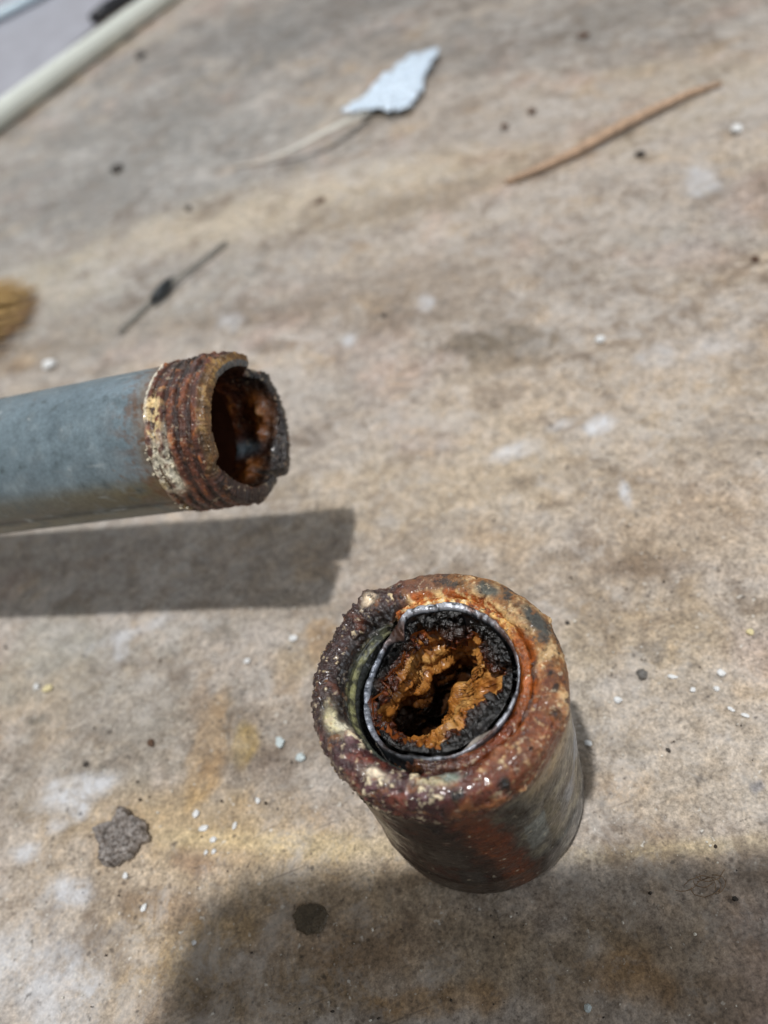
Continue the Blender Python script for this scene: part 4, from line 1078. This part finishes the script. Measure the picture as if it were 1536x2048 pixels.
CRUMBS = [
    ('dark_crumb', 'd', -0.0419, 0.6273, 0.00453, 0.35, 1.30, -22, 'dark smear-like crumb beside the white plastic pipe, far left', 'crumb'),
    ('dark_crumb', 'd', -0.0652, 0.4414, 0.00399, 0.35, 1.30, -55, 'dark oval crumb on the grey area below the white plastic pipe', 'crumb'),
    ('dark_crumb', 'd', -0.0327, 0.3616, 0.00185, 0.50, 1.00, -83, 'small dark crumb below the tip of the pale plastic tail', 'crumb'),
    ('rust_crumb', 'r', 0.1076, 0.3205, 0.00191, 0.60, 1.00, -47, 'lower left one of two dark crumbs right of the blue plastic scrap', 'crumb'),
    ('rust_crumb', 'r', 0.1215, 0.3245, 0.00193, 0.60, 1.00, -90, 'upper right one of two dark crumbs right of the blue plastic scrap', 'crumb'),
    ('dark_crumb', 'd', 0.1368, 0.2592, 0.00185, 0.50, 1.50, -45, 'dark brown oval crumb below the wood splinter', 'crumb'),
    ('rust_crumb', 'r', 0.1722, 0.3800, 0.00239, 0.40, 1.60, -31, 'dull brown crumb near the top edge, above the splinter', 'crumb'),
    ('rust_crumb', 'r', 0.1312, 0.1790, 0.00135, 0.60, 1.10, -39, 'dark brown crumb at the right edge below the splinter', 'crumb'),
    ('dark_crumb', 'd', 0.0243, 0.2231, 0.00102, 0.60, 1.00, -36, 'tiny dark crumb in the middle of the bench behind the pipe mouth', 'crumb'),
    ('pink_sliver', 'r', 0.0231, 0.3203, 0.00149, 0.50, 2.40, 27, 'short reddish brown sliver between the wire and the pale tail', 'splinter'),
    ('rust_nut_crumb', 'g', 0.0367, 0.0702, 0.00122, 0.80, 1.00, -24, 'round grey-brown pellet with a notch, right of the coupling', 'pellet'),
    ('rust_crumb', 'r', -0.0688, 0.0981, 0.00086, 0.60, 1.50, -76, 'brown teardrop crumb above the ragged rust flake', 'crumb'),
    ('dark_crumb', 'd', 0.0307, 0.0278, 0.00050, 0.70, 1.10, -41, 'black crumb beside the curled fibres at the lower right', 'crumb'),
    ('dark_crumb', 'd', -0.0848, 0.0993, 0.00069, 0.60, 1.20, -22, 'small dark crumb just above the irregular white paint splash', 'crumb'),
    ('rust_crumb', 'r', -0.0519, 0.2326, 0.00087, 0.60, 1.00, -33, 'tiny brown crumb behind the threaded end of the grey pipe', 'crumb'),
    ('dark_crumb', 'd', 0.0336, 0.0543, 0.00047, 0.60, 1.30, -57, 'small dark crumb right of the coupling level with its rim', 'crumb'),
    ('dark_crumb', 'd', 0.0285, 0.0877, 0.00060, 0.60, 1.10, -60, 'dark crumb just beyond the back right of the coupling rim', 'crumb'),
    ('white_chip', 'w', 0.1698, 0.2505, 0.00236, 0.60, 1.00, -47, 'bright white chip near the right edge beside the splinter', 'paint chip'),
    ('white_chip', 'w', 0.0772, 0.1708, 0.00161, 0.60, 1.00, -35, 'round white chip alone in the upper right middle of the bench', 'paint chip'),
    ('white_chip', 'w', -0.0988, 0.2742, 0.00250, 0.60, 1.40, -3, 'white oval chip on the bench just above the grey pipe', 'paint chip'),
    ('white_chip', 'w', -0.0208, 0.1781, 0.00105, 0.50, 1.00, -30, 'white chip just right of the pipe mouth', 'paint chip'),
    ('white_chip', 'b', -0.0394, 0.0861, 0.00109, 0.60, 1.60, -91, 'pale blue-green upright chip left of the coupling', 'paint chip'),
    ('white_chip', 'b', -0.0357, 0.0809, 0.00117, 0.60, 1.10, -22, 'pale blue-green round chip nearest the left side of the coupling', 'paint chip'),
    ('cream_chip', 'c', -0.0949, 0.1243, 0.00113, 0.60, 1.60, -2, 'cream yellow seed-like chip at the left below the pipe shadow', 'paint chip'),
    ('white_chip', 'w', -0.0981, 0.1263, 0.00089, 0.60, 1.00, -24, 'small white chip left of the cream seed-like chip', 'paint chip'),
    ('white_chip', 'w', -0.0313, 0.1109, 0.00096, 0.60, 1.10, -25, 'white chip between the pipe shadow and the coupling rim', 'paint chip'),
    ('white_chip', 'w', -0.0433, 0.1096, 0.00083, 0.60, 1.00, -24, 'white chip below the corner of the pipe shadow', 'paint chip'),
    ('white_chip', 'w', 0.0298, 0.0671, 0.00080, 0.70, 1.20, -46, 'whitish round chip right of the coupling below the pellet', 'paint chip'),
    ('white_chip', 'w', 0.0419, 0.0675, 0.00050, 0.60, 2.60, -33, 'slim white sliver right of the grey-brown pellet', 'paint chip'),
    ('white_chip', 'w', 0.0439, 0.0634, 0.00059, 0.60, 1.00, -71, 'small white chip between the slim sliver and the two bright chips', 'paint chip'),
    ('white_chip', 'w', 0.0505, 0.0644, 0.00089, 0.70, 1.00, -113, 'upper bright white chip of a pair at the right', 'paint chip'),
    ('white_chip', 'w', 0.0480, 0.0619, 0.00064, 0.70, 1.00, -24, 'lower bright white chip of a pair at the right', 'paint chip'),
    ('white_chip', 'w', 0.0482, 0.0571, 0.00043, 0.60, 2.20, -66, 'left thin white sliver near the right edge', 'paint chip'),
    ('white_chip', 'w', 0.0498, 0.0551, 0.00043, 0.60, 2.40, -41, 'right thin white sliver near the right edge', 'paint chip'),
    ('white_chip', 'w', 0.0206, 0.0612, 0.00064, 0.60, 1.40, -39, 'white chip right beside the coupling wall', 'paint chip'),
    ('cream_chip', 'c', 0.0604, 0.0703, 0.00081, 0.60, 1.00, -25, 'cream chip at the right edge, above the bright pair', 'paint chip'),
    ('white_chip', 'w', -0.0600, 0.0777, 0.00074, 0.60, 1.50, 61, 'pale chip right of the ragged rust flake, highest of its cluster', 'paint chip'),
    ('white_chip', 'w', -0.0587, 0.0741, 0.00072, 0.50, 2.00, -2, 'flat white flake right of the ragged rust flake', 'paint chip'),
    ('white_chip', 'w', -0.0521, 0.0722, 0.00051, 0.60, 2.20, 56, 'slanting white sliver farthest right in the cluster by the rust flake', 'paint chip'),
    ('white_chip', 'w', -0.0570, 0.0710, 0.00071, 0.60, 1.30, -21, 'white chip in the middle of the cluster by the rust flake', 'paint chip'),
    ('white_chip', 'w', -0.0588, 0.0690, 0.00046, 0.70, 1.30, 60, 'left of two tiny white chips at the bottom of the cluster', 'paint chip'),
    ('white_chip', 'w', -0.0571, 0.0686, 0.00056, 0.70, 1.20, 46, 'right of two tiny white chips at the bottom of the cluster', 'paint chip'),
    ('white_chip', 'w', -0.0727, 0.0631, 0.00059, 0.60, 1.80, 48, 'white sliver left of the big shadow corner', 'paint chip'),
    ('white_chip', 'w', -0.0631, 0.0533, 0.00052, 0.70, 1.00, -19, 'white dot on the edge of the big shadow', 'paint chip'),
    ('bluish_chip', 'b', 0.0013, 0.0213, 0.00072, 0.50, 1.00, -46, 'bluish chip in the shadow near the bottom edge', 'paint chip'),
    ('white_chip', 'w', -0.0406, 0.0506, 0.00047, 0.50, 1.30, 30, 'small white bead standing for the glint on the round grease blob', 'paint chip'),  # white body in place of a glint on the grease
    ('white_chip', 'w', -0.0763, 0.0707, 0.00066, 0.50, 1.30, -65, 'faint white chip under the ragged rust flake', 'paint chip'),
    ('white_chip', 'w', -0.0465, 0.0755, 0.00062, 0.40, 1.40, -71, 'dull white flake between the rust flake cluster and the coupling', 'paint chip'),
]
MATS = {'w': M_WHITE, 'b': M_BLUEW, 'c': M_CREAM, 'd': M_DARK, 'r': M_BROWN, 'g': M_GREY}
for k, (name, mk, x, y, half, flat, stretch, rot, label, cat) in enumerate(CRUMBS):
    crumb(name, x, y, half, MATS[mk], label, cat, k, flat, stretch, math.radians(rot),
          group={'paint chip': 'pale chips scattered on the bench', 'crumb': 'dark crumbs scattered on the bench'}.get(cat))

# rust flake, crumbly slab left of the coupling
def flat_slab(name, outline, thick, mat, n=26, seed=0, lump=0.4, colf=None, label=None, cat=None, curl=None, rag=0.20):
    """closed slab over an outline: thin at its border, lumpy on top, its own underside"""
    O = np.array(outline); c = O.mean(0)
    m = 140
    d = np.r_[0, np.cumsum(np.linalg.norm(np.diff(np.vstack([O, O[:1]]), axis=0), axis=1))]
    t = np.linspace(0, d[-1], m, endpoint=False)
    OO = np.vstack([O, O[:1]])
    B = np.stack([np.interp(t, d, OO[:, k]) for k in (0, 1)], 1) - c
    scale = np.abs(B).max()
    B = B * (1 + rag * fbm(np.c_[B / scale, 0 * t], 4, 4, seed, 0.65))[:, None]
    k = np.linspace(0, 1, n)[:, None]
    XY = B[None] * (1 - k[..., None])
    P = np.concatenate([XY, np.zeros((n, m, 1))], -1) / scale
    n1, n2 = fbm(P, 2.4, 5, seed + 1, 0.65, kind=1), fbm(P, 9, 4, seed + 2, 0.65)
    h = thick * (sst(0.0, 0.10, k) * 0.6 + 0.4) * (1 + lump * n1 * 1.5 + lump * 0.6 * n2)
    lift = np.zeros((n, m)) if curl is None else curl(XY[..., 0] + c[0], XY[..., 1] + c[1])
    top = np.concatenate([XY, (lift + np.maximum(h, thick * 0.15))[..., None]], -1)
    bot = np.concatenate([XY * 0.97, (lift + 0 * h)[..., None]], -1)[:, :, :]
    V = np.concatenate([bot[::-1], top], 0)
    N = 2 * n
    col = wet = met = None
    if colf is not None:
        ct = colf(n1, n2)
        col = np.concatenate([ct[::-1], ct], 0)
        wet = np.full(N * m, 0.35); met = np.zeros(N * m)
    o = mesh_arrays(name, V, grid_faces(N, m, True, False), mat, None, col, wet, met)
    o.location = (c[0], c[1], 0.0)
    if label:
        tag(o, label, cat)
    return o

def flake_col(n1, n2):
    col = np.ones(n1.shape + (3,)) * hexc('#857b73')
    col = mix(col, '#aca5a0', sst(0.0, 0.3, n2 + 0.3 * n1))
    col = mix(col, '#5b4032', sst(0.05, 0.3, -n1))
    return mix(col, '#37302a', sst(0.1, 0.35, -n2) * 0.8)
flat_slab("rust_flake", [(-0.08220, 0.08174), (-0.08023, 0.08244), (-0.07793, 0.08234), (-0.07638, 0.08355), (-0.07550, 0.08527), (-0.07399, 0.08286), (-0.07337, 0.08149), (-0.07135, 0.08072), (-0.07081, 0.07830), (-0.07013, 0.07673), (-0.07055, 0.07549), (-0.07278, 0.07558), (-0.07422, 0.07359), (-0.07622, 0.07349), (-0.07757, 0.07306), (-0.07934, 0.07298), (-0.08086, 0.07437), (-0.08068, 0.07747), (-0.08123, 0.07854)], 0.0022, attr_material("flaky_scale", 1300, 0.5, 1.0, 0.0008, 0.7, 0.3), 44, 11, 0.5, flake_col,
          "ragged grey-brown flake of rust lying on the bench left of the coupling", "rust flake")

def grease_col(n1, n2):
    col = np.ones(n1.shape + (3,)) * hexc('#5c5242')
    return mix(col, '#433a2c', sst(0.0, 0.3, n2))
flat_slab("grease_blob", [(-0.04341, 0.05136), (-0.04178, 0.05242), (-0.03933, 0.05209), (-0.03712, 0.05076), (-0.03673, 0.04901), (-0.03766, 0.04757), (-0.03905, 0.04666), (-0.04141, 0.04713), (-0.04317, 0.04861)], 0.0004, attr_material("old_grease", 900, 0.3, 0.5, 0.0004, 0.5, 0.25), 22, 15, 0.5, grease_col,
          "round dark grease blob inside the big shadow in front of the coupling", "grease blob")

# film with its trailing strip
film_m = plain_material("crinkled_film", '#d9eafa', 0.14, 0.06, 260, 0.7, 0.0012, 0.0, 0.9, 0.0, 0.95)
fr = empty("plastic_scrap", (0.07917, 0.40697, 0), "crinkled pale blue plastic scrap with a long pale tail, at the top", "plastic scrap")
f1 = flat_slab("film", [(0.04943, 0.39232), (0.05808, 0.39835), (0.06688, 0.40142), (0.07984, 0.41868), (0.08865, 0.42517), (0.09805, 0.42854), (0.10734, 0.43128), (0.11569, 0.42776), (0.10777, 0.41422), (0.09656, 0.39831), (0.09057, 0.38554), (0.08522, 0.37292), (0.07901, 0.36766), (0.07429, 0.36865), (0.06757, 0.38035), (0.06202, 0.38359), (0.05540, 0.38797)], 0.0006, film_m, 30, 19, 0.9, None, None, None, lambda x, y: 0.003 + 0.0030 * fbm(np.stack([x, y, 0 * x], -1), 170, 3, 20), 0.42)
tail_path = [(-0.00619, 0.38609, 0.00100), (0.00624, 0.37768, 0.00200), (0.02091, 0.36909, 0.00500), (0.03611, 0.36582, 0.00800), (0.04947, 0.37129, 0.00700), (0.06243, 0.38192, 0.00300)]
tail_path = [Vector(p) for p in tail_path]
f2 = tube_obj("tail", tail_path, [0.0003, 0.0009, 0.0014, 0.0019, 0.0024, 0.0026], plain_material("pale_strip", '#d2d0c6', 0.4, 0.12), None, 12, 0.25)
bpy.context.view_layer.update()
for o in (f1, f2):
    o.parent = fr
    o.matrix_parent_inverse = Matrix.Translation(-Vector(fr.location))

# wood splinter
sp_m = plain_material("splinter_wood", '#b3977e', 0.7, 0.4, 350, 0.6)
o = tube_obj("wood_splinter", [(0.09009, 0.27552, 0.00100), (0.10273, 0.27445, 0.00180), (0.11875, 0.27565, 0.00240), (0.13611, 0.27941, 0.00280), (0.15357, 0.28292, 0.00260), (0.17244, 0.28654, 0.00180), (0.18531, 0.28606, 0.00100)], [0.0012, 0.0018, 0.0023, 0.0024, 0.0022, 0.0017, 0.0012], sp_m, None, 6, 0.7)
tag(o, "long thin brown wood splinter lying at the upper right", "splinter")

# wire with a dark sleeve
wr = empty("wire", (-0.05062, 0.29713, 0), "thin grey wire with a dark sleeve lying behind the pipe", "wire")
wo = Vector(wr.location)
tube_obj("strand", [Vector(p) - wo for p in [(-0.06970, 0.27719, 0.00100), (-0.05929, 0.28696, 0.00120), (-0.04994, 0.29314, 0.00200), (-0.03954, 0.30076, 0.00200), (-0.02908, 0.30803, 0.00150), (-0.02017, 0.31472, 0.00100)]], [0.0007, 0.0009, 0.0010, 0.0010, 0.0009, 0.0008], plain_material("grey_wire", '#85827a', 0.5), wr, 8)
tube_obj("sleeve", [Vector(p) - wo for p in [(-0.05500, 0.28801, 0.00200), (-0.05228, 0.29054, 0.00240), (-0.04967, 0.29271, 0.00260), (-0.04711, 0.29651, 0.00240), (-0.04466, 0.29958, 0.00200)]], [0.0010, 0.0021, 0.0024, 0.0020, 0.0010], plain_material("dark_sleeve", '#23282b', 0.45), wr, 10)

# pale pipe, grey sheet, rod and strip at the far corner
pw = [Vector(p) for p in ((-0.30, 0.4121, 0.0072), (-0.1375, 0.5931, 0.0072), (-0.0233, 0.7210, 0.0072), (0.16, 0.9257, 0.0072))]
o = tube_obj("plastic_pipe", pw, [0.0072] * 4, plain_material("cream_plastic", '#d6dbd3', 0.35, 0.06, 200, 0.1), None, 32)
tag(o, "cream white plastic pipe crossing the far left corner of the bench", "plastic pipe")

def box_obj(name, corners, z0, z1, mat, label, cat):
    V = [(x, y, z0) for x, y in corners] + [(x, y, z1) for x, y in corners]
    F = [(3, 2, 1, 0), (4, 5, 6, 7), (0, 1, 5, 4), (1, 2, 6, 5), (2, 3, 7, 6), (3, 0, 4, 7)]
    o = mesh_arrays(name, np.array(V), F, mat, smooth=False)
    bv = o.modifiers.new("bevel", 'BEVEL'); bv.width = 0.0008; bv.segments = 2
    return tag(o, label, cat)
box_obj("metal_sheet", [(-0.00475, 0.85931), (-0.27457, 1.35090), (-0.32377, 1.02367), (-0.21349, 0.58001), (-0.14743, 0.63583)], 0.0004, 0.0024, plain_material("lavender_sheet", '#a3a4ae', 0.4, 0.08, 60, 0.2), "flat lavender grey sheet lying beyond the white plastic pipe", "metal sheet")
o = tube_obj("steel_rod", [(-0.07159, 0.74478, 0.00750), (-0.05887, 0.75870, 0.00750), (-0.04314, 0.77245, 0.00750), (-0.00596, 0.79774, 0.00750)], [0.004, 0.0055, 0.0055, 0.0055], plain_material("black_rod", '#23252b', 0.5), None, 14)
tag(o, "short black rod lying on the grey sheet behind the white plastic pipe", "rod")
o = tube_obj("pale_strip", [(-0.19344, 0.89907, 0.00660), (-0.15424, 0.91124, 0.00660), (-0.10930, 0.93541, 0.00660)], [0.008, 0.008, 0.008], plain_material("pale_blue_strip", '#c4d6e0', 0.4, 0.06), None, 14, 0.5)
tag(o, "pale blue strip on the grey sheet in the far left corner", "strip")

# straw-coloured brush at the left edge
def build_brush():
    root = empty("bristle_brush", (-0.13279, 0.32677, 0), "straw-coloured frayed brush poking in at the left edge behind the grey pipe", "brush")
    rnd = random.Random(3)
    d0 = Vector((0.0221, 0.0111, 0)).normalized(); side = Vector((-d0.y, d0.x, 0))
    for name, hexv, cnt, z0 in (("bristles", '#b0905a', 420, 0.008), ("bristles", '#75573a', 200, 0.003)):  # darker lower bristles carry the brush's shade in their colour
        V, F = [], []
        for k in range(cnt):
            y = rnd.gauss(0, 0.010) if z0 > 0.005 else rnd.gauss(-0.007, 0.006)
            z = z0 * rnd.uniform(0.15, 1.7) + 0.0006
            L = rnd.uniform(0.026, 0.062) - abs(y) * 0.6
            p0 = -d0 * 0.04 + side * y * 0.8 + Vector((0, 0, z))
            p1 = d0 * (L - 0.04) * 0.6 + side * (y * 1.15 + rnd.gauss(0, 0.001)) + Vector((0, 0, max(0.0006, z * 0.8)))
            p2 = d0 * (L - 0.03) + side * (y * 1.5 + rnd.gauss(0, 0.002)) + Vector((0, 0, max(0.0005, z * 0.45)))
            v, f, c = tube_mesh([p0, p1, p2], [0.0005, 0.0004, 0.00008], 4)
            b = len(V); V += v; F += [tuple(i + b for i in q) for q in f]
        o = mesh_arrays(name, np.array([tuple(v) for v in V]), F, plain_material("straw_" + hexv[1:], hexv, 0.6), root)
        tag(o, kind='stuff')
    V, F, caps = tube_mesh([-d0 * 0.075 + Vector((0, 0, 0.009)), -d0 * 0.036 + Vector((0, 0, 0.009))], [0.013, 0.012], 20, 0.62)
    me = bpy.data.meshes.new("ferrule"); me.from_pydata(V, [], F + caps); me.materials.append(plain_material("tin_ferrule", '#8d8a80', 0.35, metal=0.8))
    link(bpy.data.objects.new("ferrule", me), root)
build_brush()

# curled fibres at the lower right
def build_fibres():
    root = empty("fibre_tuft", (0.02763, 0.03118, 0), "tuft of curled brown fibres in the shadow at the lower right", "fibres")
    rnd = random.Random(9)
    V, F = [], []
    for k in range(7):
        a = rnd.uniform(0, 6.28); r = rnd.uniform(0.0012, 0.0030)
        c = Vector((rnd.gauss(0, 0.0012), rnd.gauss(0, 0.0010), 0.0002)); path = []
        for q in range(12):
            b = a + q * rnd.uniform(0.20, 0.32)
            path.append(c + Vector((math.cos(b) * r * 1.3, math.sin(b) * r * 0.8, 0.0002 + 0.0006 * math.sin(q / 11 * 3.14) * rnd.uniform(0.5, 1))))
        v, f, cp = tube_mesh(path, [0.00007] * 12, 5)
        b0 = len(V); V += v; F += [tuple(i + b0 for i in q_) for q_ in f]
    o = mesh_arrays("fibre_strands", np.array([tuple(v) for v in V]), F, plain_material("dry_fibre", '#8a7257', 0.7), root)
    tag(o, kind='stuff')
build_fibres()

# loose grit
def build_grit():
    rnd = np.random.default_rng(4)
    V0, F0 = ico(1)
    for name, hexv, cnt, lo, hi, lab in (("pale_grit", '#dcd8cc', 2200, 0.00008, 0.00032, "scattered pale grit and sanding dust on the bench"),
                                         ("dark_grit", '#33291f', 1600, 0.00008, 0.00034, "scattered dark rust grit on the bench")):
        Vs, Fs = [], []
        k = 0
        while k < cnt:
            y = rnd.uniform(0, 1) ** 1.5 * 0.45 + 0.0
            x = rnd.uniform(-0.14 - 0.1 * y, 0.14 + 0.1 * y)
            if (x - CX) ** 2 + (y - CY) ** 2 < (S * 1.03) ** 2:
                continue
            q = lo + (hi - lo) * rnd.random() ** 3
            v = V0 * (q * rnd.uniform(0.6, 1.3, size=(1, 3))) * rnd.uniform(0.8, 1.2, size=(len(V0), 1))
            v[:, 2] -= v[:, 2].min() + 0.0002
            Fs.append(F0 + k * len(V0))
            Vs.append(v + np.array([x, y, 0]))
            k += 1
        o = mesh_arrays(name, np.vstack(Vs), np.vstack(Fs), plain_material(name, hexv, 0.6), smooth=False)
        tag(o, lab, kind='stuff')
build_grit()
